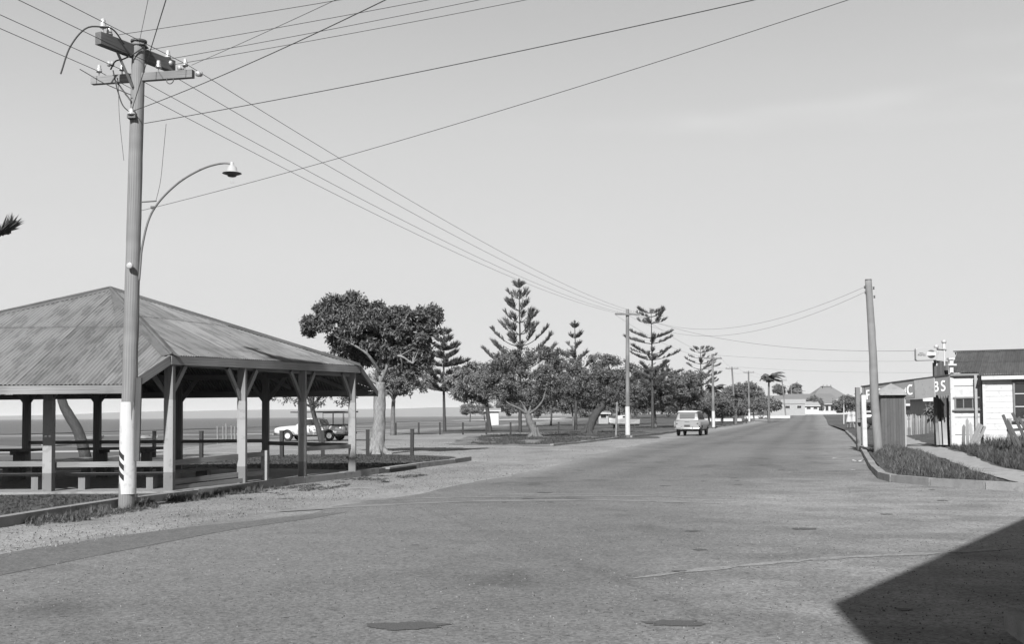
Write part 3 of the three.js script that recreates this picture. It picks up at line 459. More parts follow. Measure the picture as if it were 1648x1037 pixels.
function farPole(x, d, h, top, label, { band = 0, arms = [[0, 1.6]], y0 = rise(d), lean = 0, r = 0.15, yaw = -0.25, grey = M.poleFar } = {}) {
  const T = thing('utility_pole', label, 'utility pole', V(x, y0, d), 'poles along the road'), R = r;
  at('pole_shaft', tube([V(x, y0 - 0.1, d), V(x + lean / 2, y0 + h / 2, d), V(x + lean, y0 + h, d)], R, R * 0.72, 12, 12, 0.05, d), grey, T);
  if (band) at('painted_band', lathe([[R * 1.04 + 0.006, 0.15], [R * 0.98 + 0.008, band]], 14).translate(x + lean * 0.08, y0, -d), M.poleWhite, T);
  for (const [dy, L] of arms) { const y = y0 + h - 0.25 - dy, c = Math.cos(yaw), s = Math.sin(yaw), a = V(x + lean - c * L / 2, y, d - 0.16 + s * L / 2), b = V(x + lean + c * L / 2, y, d - 0.16 - s * L / 2);
    const arm = at('crossarm', beam(a, b, 0.1, 0.12), grey, T); for (const k of [0.06, 0.3, 0.7, 0.94]) { const p = a.clone().lerp(b, k); at('insulator', [cyl(0.05, 0.035, 0.16, p.x, p.y + 0.1, p.z, 7), cyl(0.012, 0.012, 0.12, p.x, p.y, p.z, 5)], M.shadeWhite, arm); } }
  return T;
}
farPole(7.52, 73.2, 8.4, 0, 'timber pole with white band behind the pale station wagon and grassy island', { band: 2.0, arms: [[0.1, 1.7]], lean: 0.08 });
farPole(20.18, 112.5, 7.5, 0, 'timber pole with white band just beyond the station wagon', { band: 1.75, arms: [[0.2, 1.9]] });
farPole(31.06, 156, 8.0, 0, 'plain timber pole without white band between two banded poles', { arms: [[0, 1.9]], lean: -0.4 });
farPole(37.2, 176, 8.1, 0, 'slim banded timber pole beside the small windblown palm', { band: 2.2, arms: [[0, 1.8]] });
farPole(55.9, 229, 7.9, 0, 'leaning grey pole right of the tall coconut palm', { arms: [[0, 2]], lean: -0.7 });
farPole(79.8, 320, 8.2, 0, 'thick distant pole with one crossarm before the far white houses', { arms: [[0.2, 2.6]], r: 0.2 });
farPole(85.5, 335, 7.6, 0, 'distant pole with two crossarms before the far white houses', { arms: [[0, 2.6], [0.8, 2.2]], r: 0.17 });
farPole(90, 348, 7.2, 0, 'farthest faint pole with crossarm before the far houses', { arms: [[0, 2.4]], r: 0.14 });
{ // the bare leaning pole by the small shed
  const T = thing('leaning_pole', 'bare leaning timber pole without crossarm beside the small grey shed', 'pole', V(12.43, 0.1, 38.2));
  at('pole_shaft', tube([V(12.46, 0, 38.2), V(12.36, 2, 38.2), V(12.33, 3.6, 38.2), V(12.23, 6.02, 38.2)], 0.155, 0.115, 14, 30, 0.06, 8), M.pole, T);
  at('pole_top', cyl(0.118, 0.11, 0.04, 12.23, 6.02, -38.2, 12), M.metalDark, T);
  for (const [x, y, s] of [[12.08, 5.78, 1], [12.1, 5.6, 1], [12.38, 5.75, -1], [12.4, 5.45, -1]]) at('spool_insulator', lathe([[0.012, -0.05], [0.035, -0.045], [0.025, 0], [0.035, 0.045], [0.012, 0.05]], 8).translate(x, y, -38.12), M.metalDark, T);
}
let wires = 0;
function wire(a, b, sag, r, label, group) {
  const pts = []; for (let i = 0; i <= 24; i++) { const t = i / 24, p = a.clone().lerp(b, t); p.y -= sag * 4 * t * (1 - t); pts.push(p); }
  const o = put('power_line', tube(pts, r, r, 5, 40), M.wire); tag(o, label, 'power line', group); wires++; return o;
}
{
  const b0 = V(-7.115, 7.407, 18.851), b1 = V(-5.293, 7.407, 18.506), p0 = V(6.7, 8.15, 73), p1 = V(8.4, 8.15, 73.2), n0 = V(-21.6, 7.9, -34.5), n1 = V(-19.8, 7.9, -35);
  [['lowest', 0.07], ['second lowest', 0.3], ['second highest', 0.66], ['highest', 0.95]].forEach(([w, k]) => {
    wire(b0.clone().lerp(b1, k), p0.clone().lerp(p1, k), 0.55, 0.0055, `${w} of four wires from the striped pole to the pole beyond the wagon`, 'street wires');
    const e = b0.clone().lerp(b1, k); wire(n0.clone().lerp(n1, k), e, 0.5, 0.0055, `${w} of four wires leaving the striped pole toward the upper corner`, 'street wires');
  });
  [[V(-6.444, 7.829, 18.219), V(10.8, 8.82, 12.6), 'topmost'], [V(-6.233, 7.713, 18.698), V(11, 9.0, 12.9), 'second'], [V(-6.041, 7.704, 19.177), V(11.2, 9.16, 13.2), 'third'], [V(-5.897, 7.723, 19.465), V(11.4, 9.1, 13.5), 'lowest']].forEach(([a, b, w]) => wire(a, b, 0.2, 0.005, `${w} of four wires crossing high over the road from the pole top`, 'wires crossing the road'));
  wire(V(-6.309, 6.64, 18.535), V(3.6, 5.48, 4.7), 0.2, 0.006, 'steep service wire rising from the pole bracket across the other wires', 'service wires');
  wire(V(-6.137, 6.448, 18.602), V(8.0, 6.28, 9.0), 0.15, 0.006, 'service wire from the pole rising gently to the top edge', 'service wires');
  wire(V(-6.185, 4.971, 18.602), V(7.7, 6.44, 8.6), 0.2, 0.004, 'thin wire from below the street lamp rising across the sky', 'service wires');
  wire(V(-6.233, 7.829, 18.602), V(-0.12, 5.0, 2), 0.02, 0.004, 'thin wire going steeply up from the pole top', 'overhead wires');
  wire(V(-6.309, 6.678, 18.506), V(0.03, 4.76, 2.2), 0.02, 0.006, 'thicker wire going steeply up past the pole top', 'overhead wires');
  wire(V(-5.32, 7.4, 18.5), V(4.4, 6.1, 5.2), 0.1, 0.004, 'thin wire rising steeply from the crossarm end', 'service wires');
  wire(V(7.6, 8.3, 73), V(12.1, 5.8, 38.15), 1.35, 0.005, 'upper sagging wire from the leaning pole', 'wires to the leaning pole');
  wire(V(7.6, 8.0, 73), V(12.1, 5.62, 38.15), 1.45, 0.005, 'lower sagging wire from the leaning pole', 'wires to the leaning pole');
  wire(V(7.7, 8.1, 73), V(15.8, 3.75, 40.6), 0.8, 0.006, 'faint wire from the far pole to the shop parapet', 'distant wires');
  wire(V(20.3, 7.4, 112.5), V(48, 6.4, 98), 0.6, 0.008, 'faint level wire behind the leaning pole', 'distant wires');
  wire(V(31, 8, 156), V(60, 5.6, 100), 0.8, 0.008, 'faint low wire above the fish sign', 'distant wires');
  const spans = [[7.52, 73.2, 8.1, 20.18, 112.5, 7.2], [20.18, 112.5, 7.2, 30.7, 156, 7.9], [30.7, 156, 7.9, 37.2, 176, 8], [37.2, 176, 8, 55.2, 229, 8.5], [55.2, 229, 8.5, 79.8, 320, 9.3]];
  spans.forEach(([x, d, h, X, D, H], i) => { for (const [s, w] of [[-0.8, 'beach side'], [0.8, 'road side']]) wire(V(x + s, h, d), V(X + s, H, D), 0.5, 0.007, `${w} wire of span ${['one', 'two', 'three', 'four', 'five'][i]} along the row of far poles`, 'distant street wires'); });
}

// ---------------------------------------------------------------- trees
function leafSpray(n, size, seed, wide = 0.42) {            // a spray of folded leaves
  const R = rng(seed), P = [];
  for (let i = 0; i < n; i++) {
    const dir = U(R() - 0.5, R() * 0.9 - 0.3, R() - 0.5).normalize(), side = dir.clone().cross(U(R() - 0.5, R() - 0.5, R() - 0.5)).normalize(), nn = dir.clone().cross(side);
    const o = U(R() - 0.5, R() - 0.5, R() - 0.5).multiplyScalar(size * 1.1), L = size * (0.7 + 0.6 * R()), w = L * wide;
    const a = o, b = o.clone().addScaledVector(dir, L * 0.45).addScaledVector(side, w / 2).addScaledVector(nn, w * 0.16), c = o.clone().addScaledVector(dir, L).addScaledVector(nn, -w * 0.15), d = o.clone().addScaledVector(dir, L * 0.45).addScaledVector(side, -w / 2).addScaledVector(nn, w * 0.16);
    P.push(...a.toArray(), ...b.toArray(), ...c.toArray(), ...a.toArray(), ...c.toArray(), ...d.toArray());
  }
  const g = new THREE.BufferGeometry(); g.setAttribute('position', new THREE.Float32BufferAttribute(P, 3)); g.computeVertexNormals(); return g;
}
const SPRAYS = new Map();
function spray(n, size, seed, wide) { const k = [n, size, seed, wide].join(); if (!SPRAYS.has(k)) SPRAYS.set(k, leafSpray(n, size, seed, wide)); return SPRAYS.get(k); }
const _q = new THREE.Quaternion(), _e = new THREE.Euler(), _c = new THREE.Color();
function instanced(name, geo, m, list, parent) {            // list of [position, euler or quaternion, scale, tone]
  const o = new THREE.InstancedMesh(geo, m, list.length); o.name = parent ? name : numbered(name); o.castShadow = o.receiveShadow = true; o.userData.kind = 'stuff';
  list.forEach(([p, r, s, t], i) => { o.setMatrixAt(i, _m4.compose(p, r.isQuaternion ? r : _q.setFromEuler(r), typeof s === 'number' ? U(s, s, s) : s)); o.setColorAt(i, _c.setRGB(t, t, t)); });
  (parent || scene).add(o); return o;
}
function crown(blobs, R, per, tone, size) {                 // sprays gathered in clumps over a set of blobs
  const L = [];
  for (const [x, y, z, rx, ry, rz] of blobs) {
    const vol = Math.pow(rx * ry * (rz || rx), 0.62), n = Math.round(per * vol * 0.85), k = 10 + Math.floor(R() * 6), subs = [];
    for (let i = 0; i < k; i++) { const a = R() * 6.283, b = Math.acos(2 * R() - 1); const q = 0.6 + 0.3 * R(); subs.push([x + rx * q * Math.sin(b) * Math.cos(a), y + ry * q * Math.cos(b), z + (rz || rx) * q * Math.sin(b) * Math.sin(a), 0.8 + 0.5 * R()]); }
    for (let i = 0; i < n; i++) { const s = subs[Math.floor(R() * k)], g = () => (R() + R() + R() - 1.5) / 1.5; const sp = 0.37 * s[3]; L.push([U(s[0] + g() * rx * sp, s[1] + g() * ry * sp, s[2] + g() * (rz || rx) * sp), new THREE.Euler(R() * 6.3, R() * 6.3, R() * 6.3), size * (0.7 + 0.6 * R()), tone * (0.55 + 0.9 * R())]); }
  }
  return L;
}
function broadleaf(name, label, x, d, y0, spec) {           // trunk pts and blobs are relative to the foot
  const R = rng(spec.seed), T = thing(name, label, 'tree', V(x, y0, d), spec.group || 'park trees'), tp = spec.trunk.map(([a, b, c = 0]) => U(a, b, c)), bark = spec.bark || M.bark, n = spec.fine ? 12 : 7;
  const foot = spec.r0; const trunkG = [tube(tp, foot, spec.r1, n, spec.fine ? 40 : 12, 0.12, spec.seed)];
  if (spec.fine) for (let i = 0; i < 6; i++) { const a = i * 1.05 + 0.3; trunkG.push(tube([U(Math.cos(a) * foot * 1.9, -0.08, Math.sin(a) * foot * 1.9), U(Math.cos(a) * foot * 0.95, 0.16, Math.sin(a) * foot * 0.95), U(Math.cos(a) * foot * 0.55, 0.62, Math.sin(a) * foot * 0.55)], foot * 0.4, foot * 0.3, 7, 8)); }
  put('trunk', trunkG, bark, T);
  const fork = tp[tp.length - 1], blobs = spec.blobs;
  const forks = spec.limbs ? spec.limbs.map(l => l.map(([a, b, c = 0]) => U(a, b, c))) : [];
  if (!spec.limbs) { const m = Math.min(6, blobs.length); for (let i = 0; i < m; i++) { const b = blobs[Math.floor(i * blobs.length / m)]; const e = U(b[0], b[1] - b[4] * 0.2, b[2]), q = fork.clone().lerp(e, 0.5).add(U((R() - 0.5) * 0.3, (R() - 0.2) * 0.3, (R() - 0.5) * 0.3)); forks.push([fork.clone(), q, e]); } }
  for (const f of forks) { f[0] = f[0].clone(); put('limb', tube(f, spec.r1 * (spec.limbR || 0.72), spec.r1 * 0.1, spec.fine ? 8 : 5, 14, 0.12, spec.seed + 3), bark, T); }
  const tw = []; for (const b of blobs) for (let i = 0; i < (spec.twigs || 2); i++) { const bc = U(b[0], b[1], b[2]); let s = null, bd = 1e9; for (const f of forks) for (let q = 1; q < f.length; q++) { const dd = f[q].distanceTo(bc) * (0.7 + 0.6 * R()); if (dd < bd) { bd = dd; s = f[q]; } } const a = R() * 6.283, e = U(b[0] + Math.cos(a) * b[3] * 0.6 * R(), b[1] + (R() - 0.4) * b[4] * 0.9, b[2] + Math.sin(a) * (b[5] || b[3]) * 0.6 * R()); const q = s.clone().lerp(e, 0.55).add(U((R() - 0.5) * 0.35, R() * 0.2, (R() - 0.5) * 0.35)); tw.push(tube([s, q, e], spec.r1 * 0.11, spec.r1 * 0.03, 4, 5)); }
  const t = put('twigs', tw, bark, T); t.userData.kind = 'stuff';
  instanced('crown', spray(spec.leaves || 6, 1, 100 + (spec.seed % 3), spec.wide), spec.mat || M.leaf, crown(blobs, R, spec.per, spec.tone, spec.leaf), T);
  return T;
}
function autoBlobs(seed, cx, cy, cz, rx, ry, rz, n, k = 0.42) { const R = rng(seed), L = [[cx, cy, cz, rx * 0.55, ry * 0.55, rz * 0.55]]; for (let i = 0; i < n; i++) { const a = R() * 6.283, u = R() * 1.7 - 0.7, s = Math.sqrt(1 - Math.min(0.98, u * u)), q = 0.62 + 0.16 * R(), w = k * (0.75 + 0.5 * R()); L.push([cx + rx * q * s * Math.cos(a), cy + ry * q * u, cz + rz * q * s * Math.sin(a), rx * w, ry * w * 1.05, rz * w]); } return L; }

// the big glossy-leaved tree behind the shelter
broadleaf('shade_tree', 'large glossy leaved tree with thick pale forked trunk behind the shelter', -5.32, 44, 0.02, {
  seed: 7, fine: true, bark: M.barkPale, r0: 0.31, r1: 0.2, trunk: [[-0.02, -0.1], [0.03, 0.5], [0.08, 1.2], [0.1, 1.75], [0.12, 2.4], [0.14, 2.82]],
  limbs: [[[0.12, 2.7], [-0.35, 3.0, 0.2], [-0.9, 3.5, 0.3], [-1.25, 4.2, 0.3], [-1.5, 5.2, 0.2]], [[0.14, 2.75], [0.12, 3.4, -0.2], [0.2, 3.9, 0.1], [0.9, 4.6, 0.2], [1.6, 4.9, 0]], [[0.14, 2.8], [0.4, 3.3, 0.3], [0.55, 3.9, 0.5], [0.3, 4.8, 0.5], [0.1, 5.5, 0.2]], [[0.12, 3.2], [-0.3, 3.9, 0.7], [-0.9, 4.3, 0.9], [-1.9, 4.75, 0.8]], [[0.2, 3.1], [0.3, 3.6, -0.8], [0.8, 4.1, -1.2]], [[0.5, 3.7, 0.4], [1.0, 3.8, 0.9], [1.5, 3.5, 1.0]]],
  blobs: [[-1.5, 5.75, 0.1, 0.8, 0.55, 0.9], [-1.0, 5.95, -0.4, 0.75, 0.45, 0.8], [-2.3, 5.05, 0.4, 0.7, 0.42, 0.7], [-1.6, 4.95, 0.7, 0.7, 0.45, 0.7], [-0.3, 5.65, 0.4, 0.8, 0.45, 0.9], [0.35, 5.5, 0.2, 0.75, 0.45, 0.9], [1.05, 5.3, 0, 0.75, 0.5, 0.9], [1.75, 5.25, 0.3, 0.62, 0.5, 0.7], [2.05, 5.0, 0.1, 0.55, 0.5, 0.6], [1.6, 4.55, 0.3, 0.7, 0.45, 0.8], [0.8, 4.55, -0.6, 0.9, 0.5, 0.8], [-0.4, 4.9, -1.0, 1.0, 0.6, 0.7], [-1.1, 4.6, -0.8, 0.8, 0.5, 0.7], [0.1, 4.5, -1.3, 1.0, 0.7, 0.6], [1.0, 3.75, -0.3, 0.6, 0.42, 0.6], [1.6, 3.55, 0.2, 0.6, 0.45, 0.6], [1.2, 3.3, 0.5, 0.5, 0.32, 0.5], [-1.0, 4.0, -0.9, 0.6, 0.5, 0.5], [-1.4, 4.2, 0.4, 0.4, 0.3, 0.4], [0.3, 5.2, -1.0, 1.2, 0.5, 0.7], [-0.5, 5.0, 0.8, 0.7, 0.4, 0.5], [0.7, 4.9, 0.8, 0.7, 0.4, 0.5], [-1.9, 5.6, 0, 0.6, 0.4, 0.6], [2.2, 5.45, 0, 0.45, 0.35, 0.5], [-2.6, 4.9, 0.2, 0.4, 0.25, 0.4], [1.3, 4.1, 0.3, 0.8, 0.5, 0.7], [1.75, 3.85, 0, 0.7, 0.5, 0.6], [0.9, 4.1, -0.9, 0.9, 0.6, 0.6], [-0.5, 4.2, -1.2, 0.8, 0.5, 0.5], [1.35, 3.3, 0.1, 0.6, 0.4, 0.5], [-1.25, 4.4, 0.6, 0.6, 0.4, 0.5], [-0.3, 4.35, 0.6, 0.5, 0.3, 0.4], [0.6, 4.0, 0.6, 0.5, 0.32, 0.4], [-0.8, 3.9, -0.7, 0.7, 0.5, 0.5], [0.2, 3.9, -1.1, 0.7, 0.5, 0.5]],
  per: 760, leaf: 0.16, tone: 0.056, twigs: 8, leaves: 6, limbR: 0.36,
});
broadleaf('shade_tree', 'dark leaning trunked tree shading the white utility truck', -11.7, 66.5, -0.01, { seed: 17, bark: M.barkDark, r0: 0.18, r1: 0.13, trunk: [[0.42, -0.1], [0.25, 0.6], [0.0, 1.4], [-0.2, 2.1]], blobs: autoBlobs(21, 0.9, 3.8, 0, 2.5, 1.8, 1.8, 14, 0.32).concat([[-2.2, 2.75, 0.3, 0.6, 0.3, 0.4], [-1.2, 2.5, 0.5, 0.8, 0.3, 0.4], [0.2, 2.45, 0.6, 0.9, 0.45, 0.7], [1.3, 2.55, 0.4, 0.9, 0.5, 0.7], [2.2, 2.8, 0.3, 0.7, 0.45, 0.7]]), per: 120, leaf: 0.19, tone: 0.055, twigs: 3 });
broadleaf('shade_tree', 'small pale leaved tree at the water edge right of the big trunk', -9.4, 88, -0.01, { seed: 27, r0: 0.2, r1: 0.15, trunk: [[0, -0.1], [0.02, 1], [0.05, 2.2], [0.08, 2.8]], blobs: autoBlobs(22, 0.3, 4.3, 0, 2.5, 1.45, 2.2, 18), per: 210, leaf: 0.21, tone: 0.12, twigs: 3 });
broadleaf('shade_tree', 'pale leaved tree at the water edge right of the dense pine', -2.3, 104, -0.01, { seed: 37, r0: 0.22, r1: 0.17, bark: M.barkDark, trunk: [[0.25, -0.1], [0.1, 1], [-0.02, 2.0], [-0.1, 2.6]], blobs: autoBlobs(23, -1.2, 4.3, 0, 3.2, 1.9, 2.5, 20), per: 210, leaf: 0.22, tone: 0.12, twigs: 3 });
broadleaf('spreading_tree', 'spreading bushy tree with forked pale trunk on the grass island', 1.5, 75.5, 0.02, { seed: 47, fine: true, r0: 0.3, r1: 0.2, trunk: [[0.1, -0.1], [-0.1, 0.5], [-0.35, 1.1], [-0.45, 1.55]],
  limbs: [[[-0.45, 1.5], [-1.0, 1.9, 0.2], [-1.8, 2.3, 0.3], [-2.3, 2.9, 0.2]], [[-0.45, 1.5], [-0.8, 2.2, -0.2], [-1.4, 3.0, 0], [-1.5, 4.2, 0]], [[-0.45, 1.5], [0.2, 2.0, 0.4], [0.6, 2.6, 0.5], [0.8, 3.6, 0.4]], [[-0.45, 1.5], [-0.2, 2.2, -0.5], [0.1, 3.4, -0.6]]],
  blobs: [[-1.9, 4.6, 0, 1.4, 1.1, 1.4], [-2.6, 3.5, 0.3, 1.3, 1.0, 1.2], [-0.6, 4.9, 0.2, 1.4, 1.0, 1.4], [0.6, 4.9, 0, 1.3, 1.0, 1.2], [1.3, 4.2, 0, 1.2, 1.0, 1.2], [-0.5, 3.7, 0.7, 1.6, 0.9, 1.1], [1.5, 3.3, 0, 1.1, 0.9, 1.1], [-1.6, 2.9, -0.3, 1.3, 0.8, 1.2], [0.4, 3.0, -0.8, 1.6, 0.9, 1.0], [1.6, 5.4, 0, 0.9, 0.6, 0.9], [0.8, 5.7, -0.2, 0.8, 0.5, 0.8], [-3.2, 3.4, 0, 0.9, 0.7, 0.9], [-1.6, 5.5, 0, 0.9, 0.5, 0.9]], per: 300, leaf: 0.17, tone: 0.075, twigs: 7, limbR: 0.5 });
broadleaf('spreading_tree', 'spreading bushy tree with dark leaning trunk on the grass island', 6.1, 90, 0.02, { seed: 57, fine: true, bark: M.barkDark, r0: 0.36, r1: 0.27, trunk: [[0, -0.1], [0.25, 0.8], [0.75, 1.7], [1.25, 2.3]],
  blobs: [[-0.8, 4.2, 0, 1.6, 1.2, 1.4], [0.4, 5.0, 0, 1.7, 1.1, 1.5], [1.8, 5.2, 0, 1.6, 1.0, 1.4], [2.9, 4.5, 0, 1.3, 1.1, 1.3], [1.2, 3.9, 0.8, 1.9, 1.1, 1.2], [-1.8, 3.5, 0, 1.2, 0.9, 1.2], [2.9, 3.4, 0, 1.1, 0.9, 1.1], [0.2, 3.2, -0.3, 1.6, 0.8, 1.4], [2.2, 3.1, 0.6, 1.2, 0.7, 1.1], [0.9, 5.9, 0, 1.0, 0.5, 1], [-0.9, 5.3, -0.4, 1.1, 0.8, 1], [-2.2, 5.2, -0.6, 1.0, 0.8, 1]], per: 270, leaf: 0.19, tone: 0.075, twigs: 4 });
broadleaf('shade_tree', 'crooked bare trunk leaning behind the shelter, its leaves hanging low', -17.3, 43.5, 0, { seed: 67, r0: 0.24, r1: 0.17, bark: M.barkDark, trunk: [[0.75, -0.1], [0.62, 0.5], [0.4, 1.1], [0.05, 1.7], [-0.15, 2.1], [-0.25, 2.7]], blobs: [[-1.0, 3.6, 0, 1.4, 0.8, 1.2], [-2.0, 3.2, 0.8, 1.3, 0.7, 1.0], [0.2, 3.9, 0, 1.1, 0.6, 1.1], [-2.9, 2.7, 0.8, 0.9, 0.5, 0.8], [-1.0, 4.3, -0.4, 1.2, 0.6, 1]], per: 260, leaf: 0.16, tone: 0.055, twigs: 6 });

// Norfolk Island pines: whorls of branches carrying upright plumes
const plumeGeo = (() => { const R = rng(5), g = []; for (let i = 0; i < 7; i++) { const a = (R() - 0.5) * 1.5, b = (R() - 0.5) * 1.5, c = new THREE.ConeGeometry(0.085, 0.9 + 0.25 * R(), 4, 1, true); c.translate(0, 0.42, 0); c.rotateX(a * 0.55); c.rotateZ(b * 0.55); c.translate(b * 0.06, 0, a * 0.06); g.push(c.toNonIndexed()); } const m = mergeGeometries(g); m.deleteAttribute('uv'); return m; })();
function pine(label, x, d, y0, h, tiers, { seed, sweep = 0.3, bare = 0.25, tuft = 0.55, tone = 0.05, dens = 1, r = 0.17, spire = 1, nb = 6, group = 'pines along the shore', lift = 0.55, gap = 0.35, along = 0.6 }) {
  const R = rng(seed), T = thing('norfolk_pine', label, 'pine tree', V(x, y0, d), group);
  put('trunk', tube([U(0, -0.1, 0), U(0.02 * h * (R() - 0.5), h * 0.5, 0), U(0, h, 0)], r, 0.025, 9, 24, 0.06, seed), M.barkDark, T);
  const L = []; 
  const plume = (p, dir, s, t) => { _q.setFromUnitVectors(U(0, 1, 0), dir.clone().normalize()); const q = _q.clone().multiply(new THREE.Quaternion().setFromAxisAngle(U(0, 1, 0), R() * 6.3)); L.push([p, q, U(s * (0.8 + 0.4 * R()), s * (0.8 + 0.5 * R()), s * (0.8 + 0.4 * R())), t]); };
  for (const [y, len] of tiers) {
    const a0 = R() * 6.3, n = len < 0.6 ? 4 : nb;
    for (let i = 0; i < n; i++) {
      if (len > 0.8 && R() < 0.13) continue; const a = a0 + i / n * 6.283 + (R() - 0.5) * 0.4, l = len * (0.66 + 0.46 * R()), dx = Math.cos(a), dz = Math.sin(a), sw = sweep * (0.7 + 0.6 * R());
      const pts = [0, 0.35, 0.7, 1].map(t => U(dx * l * t, y + l * (sw * t * t * 0.9 + 0.1 * t), dz * l * t)), c = new THREE.CatmullRomCurve3(pts);
      put('branch', tube(pts, 0.022 + 0.012 * l, 0.01, 5, 8), M.barkDark, T);
      const m = Math.max(3, Math.round(l * 4.2 * dens));
      for (let j = 0; j < m; j++) {
        const t = lerp(bare, 1, (j + R() * 0.6) / m); if (R() > gap + (1 - gap) * t && t < 0.8) continue;
        const p = c.getPointAt(Math.min(1, t)), out = c.getTangentAt(Math.min(1, t)), k = t > 0.85 ? 1.1 : 0.8 + 0.35 * R();
        for (const s of [-1, 1, 0]) { const dir = U(out.x * along - dz * s * 0.42, lift + R() * 0.5, out.z * along + dx * s * 0.42); plume(p.clone().add(U(-dz * s * 0.06, 0, dx * s * 0.06)), dir, tuft * k, tone * (0.6 + 0.8 * R())); }
      }
    }
  }
  if (spire) for (let i = 0; i < 6; i++) plume(U(0, h - 0.45 * spire * R() - 0.2, 0), U(R() - 0.5, 0.9, R() - 0.5), 0.25, tone);
  instanced('crown', plumeGeo, M.leafDull, L, T); return T;
}
const tiersOf = (y0, y1, n, f) => Array.from({ length: n }, (_, i) => { const t = i / (n - 1); return [lerp(y0, y1, t), f(t)]; });
pine('tallest symmetrical pine with open upswept whorls above the bushy tree', 0.68, 100, -0.01, 13.8, tiersOf(4.4, 13.0, 9, t => 2.9 * Math.pow(1 - t, 0.8) + 0.3), { seed: 3, sweep: 0.55, bare: 0.48, tuft: 0.56, spire: 0.3, dens: 0.85, tone: 0.06, nb: 6, gap: 0.12 });
pine('pine whose narrow tip shows between the two spreading trees', 6.2, 110, -0.01, 10.85, tiersOf(4.8, 10.1, 6, t => 1.9 * Math.pow(1 - t, 0.8) + 0.3), { seed: 4, sweep: 0.45, bare: 0.3, tuft: 0.5, spire: 0.3, nb: 5, dens: 0.9, tone: 0.055 });
pine('flat topped pine with widely spaced level whorls behind the banded pole', 14.5, 116, -0.01, 12.3, [[12.0, 1.5], [11.6, 1.7], [10.9, 1.95], [9.4, 2.3], [8.8, 2.6], [7.7, 2.7], [7.1, 2.9], [6.0, 3.0], [5.2, 2.9], [4.4, 2.8]], { seed: 5, sweep: 0.2, bare: 0.3, tuft: 0.42, spire: 0, nb: 6, dens: 0.9, tone: 0.06, gap: 0.3 });
pine('farther sparse pine with loose rounded top beyond the station wagon', 27, 160, 0, 11.1, [[10.7, 1.3], [10.2, 1.8], [9.4, 2.3], [8.6, 2.6], [7.8, 2.9], [6.6, 3.2], [5.6, 3.4], [4.6, 3.3]], { seed: 6, sweep: 0.2, bare: 0.35, tuft: 0.42, spire: 0, nb: 6, dens: 0.75, tone: 0.065, gap: 0.2 });
pine('short dense pine with drooping heavy whorls right of the big tree', -6.35, 105, -0.01, 9.9, tiersOf(3.8, 9.2, 8, t => 3.0 * Math.pow(1 - t, 0.9) + 0.5), { seed: 8, sweep: 0.2, bare: 0.15, tuft: 0.58, spire: 0.5, dens: 1.05, tone: 0.048, nb: 7, gap: 0.5 });
pine('pine at the left edge of which only one branch tip shows', -16.45, 30, 0, 11.5, [[3.2, 2.2], [4.6, 1.6], [6.1, 2.95], [7.7, 1.9], [9.0, 1.6], [10.2, 1.1], [11.1, 0.6]], { seed: 9, sweep: 0.28, bare: 0.2, tuft: 0.5, dens: 1.2, tone: 0.04, r: 0.22, nb: 7 });

// background trees: the grove, the hedge of trees beyond the wagon, far clumps
const bg = [
  ['dense round tree directly behind the station wagon', 16.4, 128, 0, 4.4, 3.4, 2.6, 0.05], ['dense tree left of the wagon behind the flat topped pine', 11.6, 122, 0, 4.0, 2.8, 2.2, 0.055], ['dense tree between the wagon and the banded pole', 20.3, 136, 0, 4.3, 3.2, 2.6, 0.045],
  ['dark broad tree right of the second banded pole', 26.4, 150, 0, 2.6, 3.4, 1.7, 0.045], ['low dark tree beside the plain pole', 31.5, 168, 0, 2.4, 3.4, 1.6, 0.045], ['low dark tree at the end of the hedge by the windblown palm', 36, 182, 0.1, 2.2, 3.0, 1.5, 0.05], ['small dark tree just before the sandy wall', 41, 190, 0.2, 2.6, 2.4, 1.5, 0.05],
  ['slim grove tree behind the forked trunk', 2.0, 150, 0, 3.8, 3.0, 2.0, 0.05], ['slim grove tree right of the forked trunk', 5.4, 158, 0, 4.0, 3.2, 2.2, 0.045], ['slim grove tree between the two spreading trees', 8.2, 150, 0, 3.9, 3.0, 2.0, 0.05], ['slim grove tree behind the dark leaning trunk', 11.4, 160, 0, 4.0, 3.2, 2.1, 0.05], ['slim grove tree behind the beached boat', 14.8, 158, 0, 4.2, 3.4, 2.3, 0.05], ['grove tree behind the banded pole', 17.8, 168, 0, 4.2, 3.4, 2.3, 0.048],
  ['dark bushy tree on the far shore left of the forked trunk', 1.4, 240, 0.6, 3.4, 4.2, 2.6, 0.045], ['left of the two small flat trees on the far point', -11.4, 300, 0.0, 3.0, 2.6, 1.4, 0.07], ['right of the two small flat trees on the far point', -7.4, 300, 0.0, 3.0, 2.8, 1.3, 0.07],
  ['small round tree before the far white wall', 49, 215, 0.5, 2.7, 2.6, 1.3, 0.05], ['dark tall tree behind the far white house', 62, 300, 1.2, 5.0, 6.0, 3.6, 0.05], ['small dark tree beside the far bungalow', 78, 290, 1.0, 2.6, 2.4, 2.0, 0.05], ['bushy tree before the large roofed house', 88.5, 296, 1.1, 2.4, 3.2, 2.2, 0.055], ['broad tree right of the large roof', 98, 310, 1.2, 3.0, 6.0, 2.2, 0.055], ['dark round tree behind the sign post', 44, 140, 0.2, 2.3, 2.2, 1.6, 0.045], ['dark round tree farther along behind the sign post', 48, 140, 0.2, 2.5, 2.0, 1.7, 0.045], ['left of two treetops above the large roof', 83.5, 350, 5.5, 3.0, 2.0, 1.8, 0.05], ['right of two treetops above the large roof', 88.5, 350, 5.6, 3.0, 2.4, 1.9, 0.05],
  ['small bush behind the white picket fence by the shop', 23.5, 62, 0.3, 1.15, 0.5, 0.4, 0.05],
];
